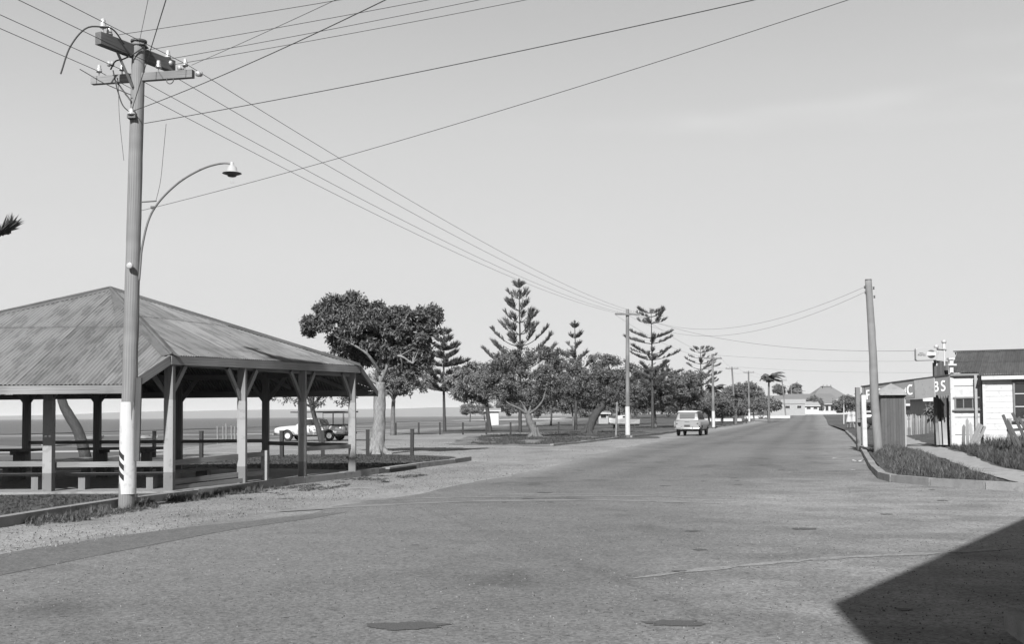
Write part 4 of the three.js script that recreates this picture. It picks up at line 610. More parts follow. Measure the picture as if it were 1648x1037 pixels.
bg.forEach(([lab, x, d, y0, cy, rx, ry, tone], i) => broadleaf('background_tree', lab, x, d, y0 + (y0 < 5 ? 0 : 0), { seed: 200 + i * 7, group: 'trees in the distance', r0: 0.15, r1: 0.11, bark: i % 3 ? M.barkDark : M.bark, trunk: [[0, -0.2], [0.1 * (i % 3 - 1), cy * 0.3], [0.18 * (i % 3 - 1), cy - ry * 0.75]], blobs: autoBlobs(300 + i, 0, cy, 0, rx, ry, rx * 0.8, 13, 0.46), per: d > 200 ? 70 : 110, leaf: d > 200 ? 0.5 : 0.32, tone: tone * 1.7, twigs: 1, leaves: 6, mat: M.leafDull }));

{ // the far wood that closes the park
  const R = rng(404), blobs = []; for (let i = 0; i < 46; i++) { const t = i / 45, d = 232 + 40 * R(), x = lerp(6, 46, t) + 3 * (R() - 0.5); blobs.push([x, 1.6 + rise(d) + 2.2 * R(), -d, 2.6 + 1.4 * R(), 1.5 + 0.9 * R(), 2]); }
  const o = instanced('distant_wood', spray(6, 1, 101), M.leafDull, crown(blobs, R, 32, 0.085, 0.5)); o.userData.label = 'dark mass of trees closing the far side of the park'; o.userData.category = 'trees';
}
// coconut palms bent by the wind
function palm(label, x, d, y0, h, s, seed, lean = 0) {
  const R = rng(seed), T = thing('coconut_palm', label, 'palm tree', V(x, y0, d), 'palms in the distance');
  put('trunk', tube([U(0, -0.1, 0), U(lean * 0.4, h * 0.5, 0), U(lean, h, 0)], 0.2, 0.13, 8, 12, 0.05, seed), M.bark, T);
  for (let i = 0; i < 22; i++) {
    const a = i / 22 * 6.283 + R() * 0.3, L = s * (0.8 + 0.3 * R()), up = 0.3 + 0.95 * R(), wind = 0.2 * s, P = [], g = [];
    for (const t of [0, 0.3, 0.6, 0.85, 1]) P.push(U(lean + Math.cos(a) * L * t * 0.66 + wind * t * t, h + L * (up * t - (0.3 + 0.45 * up) * t * t), Math.sin(a) * L * t * 0.66));
    const c = new THREE.CatmullRomCurve3(P); g.push(tube(P, 0.03, 0.008, 4, 8)); const lf = [];
    for (let j = 1; j < 26; j++) { const t = j / 26, p = c.getPointAt(t), o = c.getTangentAt(t), sd = o.clone().cross(U(0, 1, 0)).normalize(), l = s * 0.26 * Math.sin(Math.PI * (0.15 + 0.8 * t)); for (const q of [-1, 1]) { const e = p.clone().addScaledVector(sd, q * l * 0.7).addScaledVector(o, l * 0.6).add(U(wind * 0.25, -l * 0.4, 0)), w = o.clone().multiplyScalar(0.05 * s); lf.push(...p.clone().sub(w).toArray(), ...p.clone().add(w).toArray(), ...e.toArray()); } }
    const b = new THREE.BufferGeometry(); b.setAttribute('position', new THREE.Float32BufferAttribute(lf, 3)); b.computeVertexNormals(); g.push(b); put('frond', g, PALM, T);
  }
}
const PALM = mat(0.05, { roughness: 0.6, side: THREE.DoubleSide });
palm('tall windblown coconut palm standing above the far white wall', 38.9, 170, 0.25, 6.3, 2.9, 41, 0.1);
palm('small windblown palm beside the plain timber pole', 29.9, 150, 0, 3.5, 1.9, 42);
palm('palm whose fronds stick out behind the second banded pole', 22.2, 124, 0, 4.0, 1.7, 43);

// ---------------------------------------------------------------- bollards
{
  const spots = [[-5.17, 40, 'short dark timber bollard left of the big pale trunk'], [-3.67, 40.9, 'short dark timber bollard right of the big pale trunk'], [-11.1, 40, 'dark bollard seen between the two left rear shelter posts'], [-8.1, 39.4, 'dark bollard in front of the truck front wheel'], [-6.63, 39.2, 'dark bollard below the truck in front of the leaning trunk'], [-13.1, 41, 'dark bollard seen just right of the banded pole'],
    [-10.21, 83, 'far bollard just left of the big pale trunk'], [-9.3, 89.5, 'far bollard beside the small pale leaved tree'], [-7.5, 89.7, 'far bollard halfway between the pale leaved tree and dense pine'], [-5.75, 89, 'far bollard left of the dense pine trunk'], [-3.9, 88.3, 'far bollard right of the dense pine trunk'], [-2.05, 88, 'far bollard before the second pale leaved tree'], [-0.14, 86, 'far bollard left of the forked trunk'], [1.75, 86.5, 'far bollard just behind the forked trunk'], [3.47, 84.4, 'far bollard between forked and leaning trunks'],
    [24.6, 132, 'tiny bollard between the second banded pole and plain pole'], [29.6, 150, 'tiny bollard left of the plain pole'], [34.2, 164, 'tiny bollard between plain pole and slim banded pole'], [17.5, 118, 'tiny bollard just right of the station wagon']];
  const g = box(0.125, 1.0, 0.1, 0, 0.5, 0), top = box(0.135, 0.03, 0.11, 0, 1.0, 0), R = rng(4);
  spots.forEach(([x, d, lab]) => { const T = thing('bollard', lab, 'bollard', V(x, -0.05 + (d < 42 ? 0.06 : 0), d), 'timber bollards', (R() - 0.5) * 0.5); T.rotation.z = (R() - 0.5) * 0.03; put('bollard_post', g.clone(), M.bollard, T); put('bollard_cap', top.clone(), M.bollard, T); });
}

// ---------------------------------------------------------------- vehicles (forward is +x)
function loft(st, n = 28) {
  const P = [], I = [], m = st.length;
  for (const [x, hw, y0, y1, e = 4, tw = 1] of st) for (let j = 0; j < n; j++) { const a = j / n * 6.283185, c = Math.cos(a), s = Math.sin(a), yy = Math.sign(s) * Math.pow(Math.abs(s), 2 / e), f = lerp(1, tw, (yy + 1) / 2); P.push(x, (y0 + y1) / 2 + (y1 - y0) / 2 * yy, hw * f * Math.sign(c) * Math.pow(Math.abs(c), 2 / e)); }
  for (let i = 0; i < m - 1; i++) for (let j = 0; j < n; j++) { const a = i * n + j, b = i * n + (j + 1) % n, c = a + n, d = b + n; I.push(a, b, c, c, b, d); }
  for (const [k, f] of [[0, 0], [m - 1, 1]]) { const o = P.length / 3, [x, , y0, y1] = st[k]; P.push(x, (y0 + y1) / 2, 0); for (let j = 0; j < n; j++) { const a = k * n + j, b = k * n + (j + 1) % n; f ? I.push(o, a, b) : I.push(o, b, a); } }
  const g = new THREE.BufferGeometry(); g.setAttribute('position', new THREE.Float32BufferAttribute(P, 3)); g.setIndex(I); g.computeVertexNormals();
  const ix = g.index.array; // make faces look outward
  { const c = U(0, 0, 0), a = U(0, 0, 0), b = U(0, 0, 0); let vol = 0; for (let i = 0; i < ix.length; i += 3) { a.fromArray(P, ix[i] * 3); b.fromArray(P, ix[i + 1] * 3); c.fromArray(P, ix[i + 2] * 3); vol += a.dot(b.clone().cross(c)); } if (vol < 0) { for (let i = 0; i < ix.length; i += 3) { const t = ix[i]; ix[i] = ix[i + 1]; ix[i + 1] = t; } g.computeVertexNormals(); } }
  return g;
}
const CSG = new Evaluator(); CSG.attributes = ['position', 'normal']; CSG.useGroups = false;
function cutArches(g, xs, r, y) {
  let b = new Brush(g); b.updateMatrixWorld();
  for (const x of xs) { const c = new Brush(new THREE.CylinderGeometry(r, r, 3, 28).rotateX(Math.PI / 2)); c.position.set(x, y, 0); c.updateMatrixWorld(); b = CSG.evaluate(b, c, SUBTRACTION); b.updateMatrixWorld(); }
  const o = b.geometry; return toCreasedNormals(o.index ? o.toNonIndexed() : o, 0.6);
}
function wheel(T, x, z, r, hub = M.chrome) {
  const t = lathe([[r * 0.55, -0.075], [r * 0.85, -0.085], [r * 0.98, -0.06], [r, 0], [r * 0.98, 0.06], [r * 0.85, 0.085], [r * 0.55, 0.075]], 26).rotateX(Math.PI / 2).translate(x, r, z);
  const s = Math.sign(z); const tyre = put('wheel', t, M.rubber, T);
  put('rim', lathe([[0, 0.05], [r * 0.2, 0.05], [r * 0.26, 0.03], [r * 0.5, 0.045], [r * 0.58, 0.06], [r * 0.57, -0.02], [0, -0.03]], 22).rotateX(s * Math.PI / 2).translate(x, r, z + s * 0.01), hub, tyre);
  const inner = put('wheel_inner', cyl(r * 0.5, r * 0.5, 0.02, 0, 0, 0, 14).rotateX(Math.PI / 2).translate(x, r, z - s * 0.05), M.black, tyre); return tyre;
}
function textMap(w, h, draw) { const c = document.createElement('canvas'); c.width = w; c.height = h; const x = c.getContext('2d'); draw(x, w, h); const t = new THREE.CanvasTexture(c); t.colorSpace = THREE.SRGBColorSpace; t.magFilter = THREE.LinearFilter; return t; }
function printed(name, w, h, map, parent, pos, rotY, extra = {}) { const g = new THREE.PlaneGeometry(w, h); g.rotateY(rotY); g.translate(pos.x, pos.y, pos.z); g.userData.keepUV = true; const m = new THREE.MeshStandardMaterial({ map, roughness: 0.7, ...extra }); return put(name, g, m, parent); }

{ // white utility truck with a ladder rack, under the tree
  const T = thing('utility_truck', 'white utility pickup with lettered doors and ladder rack parked under the tree', 'pickup', V(-12.35, 0, 70), undefined, Math.PI - 0.27);
  const body = loft([[2.42, 0.62, 0.5, 0.74, 3], [2.36, 0.78, 0.42, 0.84, 3.4], [2.1, 0.85, 0.36, 0.9, 4], [1.4, 0.88, 0.32, 0.95, 5], [0.7, 0.89, 0.31, 0.98, 5], [-0.8, 0.89, 0.31, 0.98, 5], [-1.6, 0.88, 0.34, 0.97, 5], [-2.25, 0.85, 0.4, 0.95, 4], [-2.42, 0.78, 0.46, 0.9, 3.4]]);
  const bm = put('body', cutArches(body, [1.45, -1.35], 0.39, 0.33), M.carWhite, T);
  put('underbody', box(3.9, 0.16, 1.35, 0, 0.36, 0), M.black, T);
  put('cab', loft([[1.02, 0.66, 0.86, 0.97, 4], [0.5, 0.68, 0.86, 1.36, 5, 0.9], [0.28, 0.68, 0.86, 1.43, 5, 0.88], [-0.3, 0.68, 0.86, 1.44, 5, 0.88], [-0.52, 0.69, 0.86, 1.38, 5, 0.9], [-0.78, 0.7, 0.86, 0.97, 4]]), M.carWhite, T);
  for (const s of [-1, 1]) { const q = plate([[0.72, 0.98], [0.4, 1.34], [-0.42, 1.34], [-0.58, 0.98]], 0.012).translate(0, 0, -0.006); q.rotateX(s * -0.0); q.applyMatrix4(new THREE.Matrix4().makeShear(0, 0, 0, -s * 0.1, 0, 0)); q.translate(0, 0, s * 0.765); put('side_window', q, M.glass, T); put('door_handle', box(0.12, 0.02, 0.03, -0.35, 0.82, s * 0.9), M.chrome, T); put('door_seam', box(0.012, 0.55, 0.01, -0.55, 0.68, s * 0.888), M.carDark, T); }
  put('windscreen', beam(U(0.94, 1.0, 0), U(0.54, 1.34, 0), 1.1, 0.02), M.glass, T);
  put('rear_window', beam(U(-0.6, 1.32, 0), U(-0.75, 1.02, 0), 1.0, 0.03), M.glass, T);
  put('tray_shade', box(1.5, 0.04, 1.5, -1.55, 0.975, 0), M.black, T);  // black sheet painted in for the shade inside the open tray
  put('front_bumper', box(0.08, 0.12, 1.66, 2.44, 0.44, 0), M.chrome, T); put('rear_bumper', box(0.08, 0.12, 1.6, -2.46, 0.48, 0), M.carDark, T);
  for (const s of [-1, 1]) { put('headlight', cyl(0.09, 0.09, 0.06, 0, 0, 0, 14).rotateZ(-Math.PI / 2).translate(2.36, 0.7, s * 0.6), M.chrome, T); put('tail_light', box(0.04, 0.16, 0.1, -2.43, 0.72, s * 0.7), M.greyPaint, T); }
  for (const [x, s] of [[1.45, 1], [1.45, -1], [-1.35, 1], [-1.35, -1]]) wheel(T, x, s * 0.76, 0.33, x > 0 ? M.carWhite : M.chrome);
  const rack = put('ladder_rack', [-0.9, -1.6, -2.3].flatMap(x => [-0.72, 0.72].map(z => tube([U(x, 0.95, z), U(x, 1.72, z)], 0.018, 0.018, 6))).concat([-0.9, -1.6, -2.3].map(x => tube([U(x, 1.72, -0.74), U(x, 1.72, 0.74)], 0.018, 0.018, 6))), M.metalDark, T);
  put('ladder', [-0.52, -0.2, 0.2, 0.52].map(z => box(4.1, 0.09, 0.04, -0.65, 1.79, z)).concat(Array.from({ length: 13 }, (_, i) => box(0.04, 0.04, 1.0, -2.5 + i * 0.31, 1.79, 0))), M.metalDark, rack);
  const words = textMap(1024, 96, (x, w, h) => { x.clearRect(0, 0, w, h); x.fillStyle = '#161616'; x.font = 'bold 70px sans-serif'; x.textBaseline = 'middle'; x.fillText('J.DELA', 10, h / 2); x.fillText('ELECTRICIANS', 470, h / 2); });
  printed('door_lettering', 2.6, 0.24, words, bm, U(0.0, 0.74, 0.898), 0, { transparent: true, alphaTest: 0.4 });
}
function wagon(name, label, pos, turn, paint, roofPaint, detail = true) {
  const T = thing(name, label, 'car', pos, undefined, turn);
  const body = loft([[2.05, 0.58, 0.45, 0.78, 3], [1.95, 0.7, 0.38, 0.88, 3.4], [1.4, 0.8, 0.32, 0.96, 4], [0.8, 0.82, 0.3, 0.97, 5], [-0.9, 0.82, 0.3, 0.97, 5], [-1.6, 0.81, 0.33, 0.96, 5], [-1.98, 0.78, 0.38, 0.93, 4.5], [-2.08, 0.72, 0.42, 0.88, 4]]);
  put('body', cutArches(body, [1.3, -1.2], 0.35, 0.3), paint, T); put('underbody', box(3.4, 0.14, 1.2, 0, 0.34, 0), M.black, T);
  put('cabin', loft([[1.0, 0.66, 0.86, 0.96, 4], [0.5, 0.67, 0.86, 1.34, 5, 0.9], [0.3, 0.68, 0.86, 1.4, 5, 0.88], [-1.6, 0.68, 0.86, 1.42, 5, 0.88], [-1.86, 0.68, 0.86, 1.36, 5, 0.9], [-2.02, 0.7, 0.86, 0.96, 5]]), paint, T);
  put('roof', loft([[0.42, 0.56, 1.36, 1.42, 3], [0.2, 0.63, 1.37, 1.46, 3], [-1.5, 0.65, 1.38, 1.49, 3], [-1.8, 0.62, 1.36, 1.46, 3], [-1.9, 0.56, 1.36, 1.41, 3]]), roofPaint, T);
  put('rear_window', beam(U(-1.91, 1.3, 0), U(-2.035, 1.02, 0), 0.94, 0.03), detail ? M.glassPaleSheen : M.glass, T);
  put('windscreen', beam(U(0.94, 1.0, 0), U(0.52, 1.33, 0), 1.08, 0.02), M.glass, T);
  for (const s of [-1, 1]) for (const pts of [[[0.7, 0.98], [0.42, 1.32], [-0.25, 1.32], [-0.25, 0.98]], [[-0.33, 0.98], [-0.33, 1.32], [-1.0, 1.32], [-1.0, 0.98]], [[-1.08, 0.98], [-1.08, 1.32], [-1.72, 1.32], [-1.86, 0.98]]]) { const q = plate(pts, 0.012).translate(0, 0, -0.006); q.applyMatrix4(new THREE.Matrix4().makeShear(0, 0, 0, -s * 0.12, 0, 0)); q.translate(0, 0, s * 0.785); put('side_window', q, M.glass, T); }
  put('rear_bumper', [loft([[-2.08, 0.74, 0.38, 0.5, 3], [-2.17, 0.78, 0.38, 0.5, 3]]), ...[-0.35, 0.35].map(z => box(0.05, 0.2, 0.06, -2.18, 0.48, z))], M.chrome, T); put('front_bumper', box(0.08, 0.12, 1.5, 2.08, 0.42, 0), M.chrome, T);
  for (const s of [-1, 1]) { put('tail_light', lathe([[0, 0.05], [0.04, 0.04], [0.055, 0]], 12).rotateZ(Math.PI / 2).translate(-2.06, 0.72, s * 0.64), M.carDark, T); put('headlight', cyl(0.09, 0.09, 0.06, 0, 0, 0, 14).rotateZ(-Math.PI / 2).translate(1.96, 0.68, s * 0.5), M.chrome, T); }
  if (detail) { put('number_plate', box(0.02, 0.1, 0.36, -2.1, 0.6, 0.0), M.carDark, T); put('tailgate_handle', box(0.04, 0.03, 0.3, -2.09, 0.84, 0), M.chrome, T); put('tailgate_seam', box(0.012, 0.012, 1.2, -2.068, 0.93, 0), M.carDark, T); put('rear_fender_trim', [loft([[-1.6, 0.03, 0.42, 0.9, 3], [-2.05, 0.05, 0.45, 0.86, 3]]).translate(0, 0, 0.79), loft([[-1.6, 0.03, 0.42, 0.9, 3], [-2.05, 0.05, 0.45, 0.86, 3]]).translate(0, 0, -0.79)], paint, T); put('wheel_guard', [loft([[0.9, 0.05, 0.5, 0.8, 2.4], [1.3, 0.1, 0.55, 0.92, 2.4], [1.8, 0.06, 0.5, 0.84, 2.4]]).translate(0, 0, 0.78), loft([[0.9, 0.05, 0.5, 0.8, 2.4], [1.3, 0.1, 0.55, 0.92, 2.4], [1.8, 0.06, 0.5, 0.84, 2.4]]).translate(0, 0, -0.78)], paint, T); }
  for (const [x, s] of [[1.3, 1], [1.3, -1], [-1.2, 1], [-1.2, -1]]) wheel(T, x, s * 0.69, 0.3);
  return T;
}
wagon('station_wagon', 'pale grey station wagon with white roof parked on the gravel shoulder', V(12.45, 0.0, 77.6), Math.PI / 2 - 0.31, M.carGrey, M.carWhite).scale.set(1.11, 1.16, 1.08);
wagon('parked_car', 'dark car mostly hidden behind the leaning pole', V(30.6, 0.15, 92), Math.PI / 2 + 0.5, M.carDark, M.carDark, false);
wagon('parked_car', 'white car in the distance left of the leaning pole', V(42.8, 0.2, 134), Math.PI / 2 - 0.3, M.carWhite, M.carWhite, false);

{ // the beached boat, skiffs on the mud, old piles
  const hull = (L, B, H) => { // flared sides, chine, keel and a flat deck
    const st = [[L * 0.5, 0.02, H * 1.15, 0.01, H * 0.8, H * 0.55], [L * 0.4, B * 0.2, H * 1.08, B * 0.08, H * 0.48, H * 0.22], [L * 0.2, B * 0.4, H * 1.0, B * 0.25, H * 0.34, H * 0.07], [-L * 0.1, B * 0.5, H * 0.94, B * 0.37, H * 0.28, 0], [-L * 0.5, B * 0.46, H * 0.92, B * 0.36, H * 0.28, H * 0.05]], P = [], I = [];
    for (const [x, b, dy, c, cy, ky] of st) for (const [y, z] of [[dy, -b], [cy, -c], [ky, 0], [cy, c], [dy, b], [dy - 0.04, 0]]) P.push(x, y, z);
    for (let i = 0; i < st.length - 1; i++) for (let j = 0; j < 6; j++) { const a = i * 6 + j, b = i * 6 + (j + 1) % 6; I.push(a, b, a + 6, a + 6, b, b + 6); }
    const e = (st.length - 1) * 6; for (let j = 1; j < 5; j++) I.push(e, e + j, e + j + 1);
    const g = new THREE.BufferGeometry(); g.setAttribute('position', new THREE.Float32BufferAttribute(P, 3)); g.setIndex(I); const q = g.toNonIndexed(); q.computeVertexNormals(); return q;
  };
  const T = thing('motor_boat', 'white motor boat with low cabin beached on the grass behind the banded pole', 'boat', V(10.25, 0.55, 104), undefined, Math.PI + 0.5);
  T.scale.setScalar(0.7); T.position.y = 0.42; put('hull', hull(4.4, 1.8, 0.95), M.white, T); put('keel_band', loft([[1.9, 0.05, 0.2, 0.5, 2], [0.9, 0.42, 0.02, 0.33, 2], [-0.4, 0.68, -0.03, 0.28, 2], [-2.22, 0.67, 0.0, 0.27, 2]], 16), M.greyPaint, T);
  put('cabin', loft([[1.0, 0.4, 0.85, 1.0, 4], [0.6, 0.6, 0.85, 1.4, 4, 0.85], [-0.5, 0.62, 0.85, 1.42, 4, 0.9], [-0.6, 0.6, 0.85, 1.38, 4, 0.9]]), M.white, T); put('cabin_window', [box(0.7, 0.2, 1.24, 0.05, 1.2, 0)], M.glass, T);
  for (const [x, z] of [[1.1, 0.45], [1.1, -0.45], [-1.4, 0.6], [-1.4, -0.6]]) put('support_block', box(0.2, 0.75, 0.2, x, -0.25, z), M.darkWood, T);
  [[-48.5, 120, 3.4, 0.5, 'white dinghy lying on the mud beyond the front shelter posts', -1.45], [-22.2, 128, 2.8, 0.5, 'white dinghy on the mud just left of the truck', -1.45], [-49.5, 152, 2.6, 0.3, 'far white dinghy afloat right of the banded pole', -1.4], [-56, 150, 2.6, 0.5, 'farther white dinghy afloat just right of the banded pole', -1.4]].forEach(([x, d, L, r, lab, y]) => { const B = thing('dinghy', lab, 'dinghy', V(x, y, d), 'dinghies off the beach', r); put('hull', hull(L, 1.5, 0.55), M.white, B); put('thwart', [box(0.25, 0.03, 1.2, 0.3, 0.53, 0), box(0.25, 0.03, 1.2, -0.9, 0.53, 0)], M.darkWood, B); put('gunwale', [box(L * 0.5, 0.05, 0.05, -0.3, 0.55, 0.66), box(L * 0.5, 0.05, 0.05, -0.3, 0.55, -0.66)], M.darkWood, B); });
  const R = rng(9), g = cyl(0.09, 0.08, 2.4, 0, 0, 0, 7); for (let i = 0; i < 5; i++) { const P = thing('mooring_pile', ['leftmost', 'second', 'middle', 'fourth', 'rightmost'][i] + ' of five weathered piles standing together in the mud', 'pile', V(-28.9 + i * 0.42, -1.6, 110 + (i % 2) * 0.5), 'piles in the mud'); put('pile', g.clone().scale(1, 0.9 + 0.2 * R(), 1), M.pole, P); P.rotation.z = (R() - 0.5) * 0.08; }
}

// ---------------------------------------------------------------- two women walking, far off on the verge
function figure(bones, lo, hi, res) {                       // one smooth skin over tapered bones
  const mc = new MarchingCubes(res, M.skin, false, false, 60000), S = mc.size, size = hi.clone().sub(lo); mc.isolation = 0;
  const sd = (p) => { let d = 9; for (const [a, ra, b, rb] of bones) { const ab = b.clone().sub(a), t = clamp(p.clone().sub(a).dot(ab) / Math.max(1e-6, ab.lengthSq())), q = p.distanceTo(a.clone().addScaledVector(ab, t)) - lerp(ra, rb, t), k = 0.03, h = clamp(0.5 + 0.5 * (d - q) / k); d = lerp(d, q, h) - k * h * (1 - h); } return d; };
  const p = U(0, 0, 0); for (let z = 0; z < S; z++) for (let y = 0; y < S; y++) for (let x = 0; x < S; x++) { p.set(lo.x + size.x * x / S, lo.y + size.y * y / S, lo.z + size.z * z / S); mc.field[x + y * S + z * S * S] = -sd(p); }
  mc.update(); const n = mc.count, g = new THREE.BufferGeometry(), A = new Float32Array(n * 3);
  for (let i = 0; i < n; i++) { A[i * 3] = lo.x + size.x * (mc.positionArray[i * 3] + 1) / 2; A[i * 3 + 1] = lo.y + size.y * (mc.positionArray[i * 3 + 1] + 1) / 2; A[i * 3 + 2] = lo.z + size.z * (mc.positionArray[i * 3 + 2] + 1) / 2; }
  g.setAttribute('position', new THREE.BufferAttribute(A, 3)); const w = mergeVertices(g, 1e-4); w.computeVertexNormals(); return w.toNonIndexed();
}
[[29.15, 97, 'person in a white dress and dark hair walking in front', 0.3, 1], [29.75, 97.6, 'person in a white dress partly behind the other walker', 0.1, -1]].forEach(([x, d, lab, turn, s]) => {
  const T = thing('person', lab, 'person', V(x, 0.14, d), 'people walking', turn), b = (a, ra, c, rb) => [U(...a), ra, U(...c), rb];
  const bones = [b([0, 0.95, 0], 0.13, [0, 1.3, 0], 0.12), b([0, 1.3, 0], 0.1, [0, 1.42, 0], 0.045), b([0, 1.42, 0], 0.045, [0, 1.5, 0], 0.05), b([0, 1.56, 0.01], 0.085, [0, 1.6, 0], 0.088), b([0, 1.545, 0.1], 0.012, [0, 1.57, 0.095], 0.008),
    b([0.15, 1.33, 0], 0.05, [0.2, 1.08, 0.02 * s], 0.038), b([0.2, 1.08, 0.02 * s], 0.036, [0.19, 0.84, 0.1 * s], 0.026), b([-0.15, 1.33, 0], 0.05, [-0.2, 1.08, -0.02 * s], 0.038), b([-0.2, 1.08, -0.02 * s], 0.036, [-0.19, 0.85, -0.04 * s], 0.026),
    b([0.08, 0.92, 0], 0.085, [0.08, 0.5, 0.1 * s], 0.055), b([0.08, 0.5, 0.1 * s], 0.052, [0.08, 0.09, 0.06 * s], 0.032), b([0.08, 0.04, 0.04 * s], 0.035, [0.08, 0.035, 0.2 * s + 0.02], 0.026), b([-0.08, 0.92, 0], 0.085, [-0.08, 0.5, -0.08 * s], 0.055), b([-0.08, 0.5, -0.08 * s], 0.052, [-0.08, 0.1, -0.18 * s], 0.032), b([-0.08, 0.05, -0.2 * s], 0.033, [-0.08, 0.03, -0.06 * s], 0.026)];
  for (const h of [1, -1]) for (let i = 0; i < 4; i++) bones.push(b([h * 0.19 + (i - 1.5) * 0.004, 0.82, (h > 0 ? 0.1 : -0.04) * s + (i - 1.5) * 0.016], 0.012, [h * 0.185, 0.72 + Math.abs(i - 1.4) * 0.012, (h > 0 ? 0.12 : -0.02) * s + (i - 1.5) * 0.018], 0.008));
  put('body', figure(bones, U(-0.9, -0.05, -0.9), U(0.9, 1.75, 0.9), 110), M.skin, T);
  const dress = []; for (const [r, y] of [[0.29, 0.55], [0.27, 0.7], [0.22, 0.9], [0.155, 1.06], [0.165, 1.2], [0.17, 1.32], [0.11, 1.4], [0.07, 1.41]]) dress.push([r, y]);
  put('dress', lathe(dress, 20).scale(1, 1, 0.78), M.cloth, T); put('hair', new THREE.SphereGeometry(0.105, 14, 10, 0, 6.3, 0, 1.9).scale(1, 1.05, 1.05).translate(0, 1.605, -0.015), M.hair, T);
  put('sleeve', [tube([U(0.13, 1.36, 0), U(0.19, 1.2, 0)], 0.07, 0.06, 8), tube([U(-0.13, 1.36, 0), U(-0.19, 1.2, 0)], 0.07, 0.06, 8)], M.cloth, T);
  for (const h of [1, -1]) put('shoe', loft([[0.05, 0.04, 0, 0.07, 3], [-0.16, 0.035, 0, 0.05, 3]], 10).rotateY(s * Math.PI / 2).translate(h * 0.08, 0, (h > 0 ? 0.1 : -0.14) * s), M.hair, T);
});
{ // street name post
  const T = thing('street_sign', 'white street name post with a single pointing blade beside the far verge', 'street sign', V(43.6, 0.1, 147.5));
  put('sign_post', tube([U(0, -0.1, 0), U(0.08, 3.0, 0)].map(p => p.clone()), 0.075, 0.07, 8), M.white, T); put('sign_blade', box(1.1, 0.26, 0.06, 0.6, 2.65, 0.05), M.white, T);
}

// ---------------------------------------------------------------- the small shed by the kerb
{
  const x0 = 13.98, x1 = 14.86, d = 42.5, y0 = vergeH(14.4, 42.5) - 0.05, top = 2.16, T = thing('small_shed', 'narrow grey vertical board shed with low pyramid iron roof by the kerb', 'shed', V(14.42, y0, 42.9));
  const n = 8, w = (x1 - x0) / n; const face = (i, x, z, ry) => put('board', box(w - 0.006, top - y0, 0.025, x, (top - y0) / 2, z, ry), M.shedBoards[(i * 7 + 3) % 3], T);
  for (let i = 0; i < n; i++) { const q = -0.44 + w * (i + 0.5); face(i, q, 0.44, 0); face(i, q, -0.44, 0); face(i, 0.44, q, Math.PI / 2); face(i, -0.44, q, Math.PI / 2); }
  put('frame', box(0.84, top - y0 - 0.02, 0.84, 0, (top - y0) / 2, 0), M.greyPaint, T);
  put('corner_trim', [box(0.05, top - y0, 0.05, 0.455, (top - y0) / 2, 0.455)], M.offWhite, T);
  const r = put('roof', new THREE.ConeGeometry(0.87, 0.42, 4).rotateY(Math.PI / 4).translate(0.1, top - y0 + 0.24, 0), M.palePaint, T);
  put('eave_board', [box(1.24, 0.05, 1.24, 0.1, top - y0 + 0.012, 0)], M.palePaint, r);
}
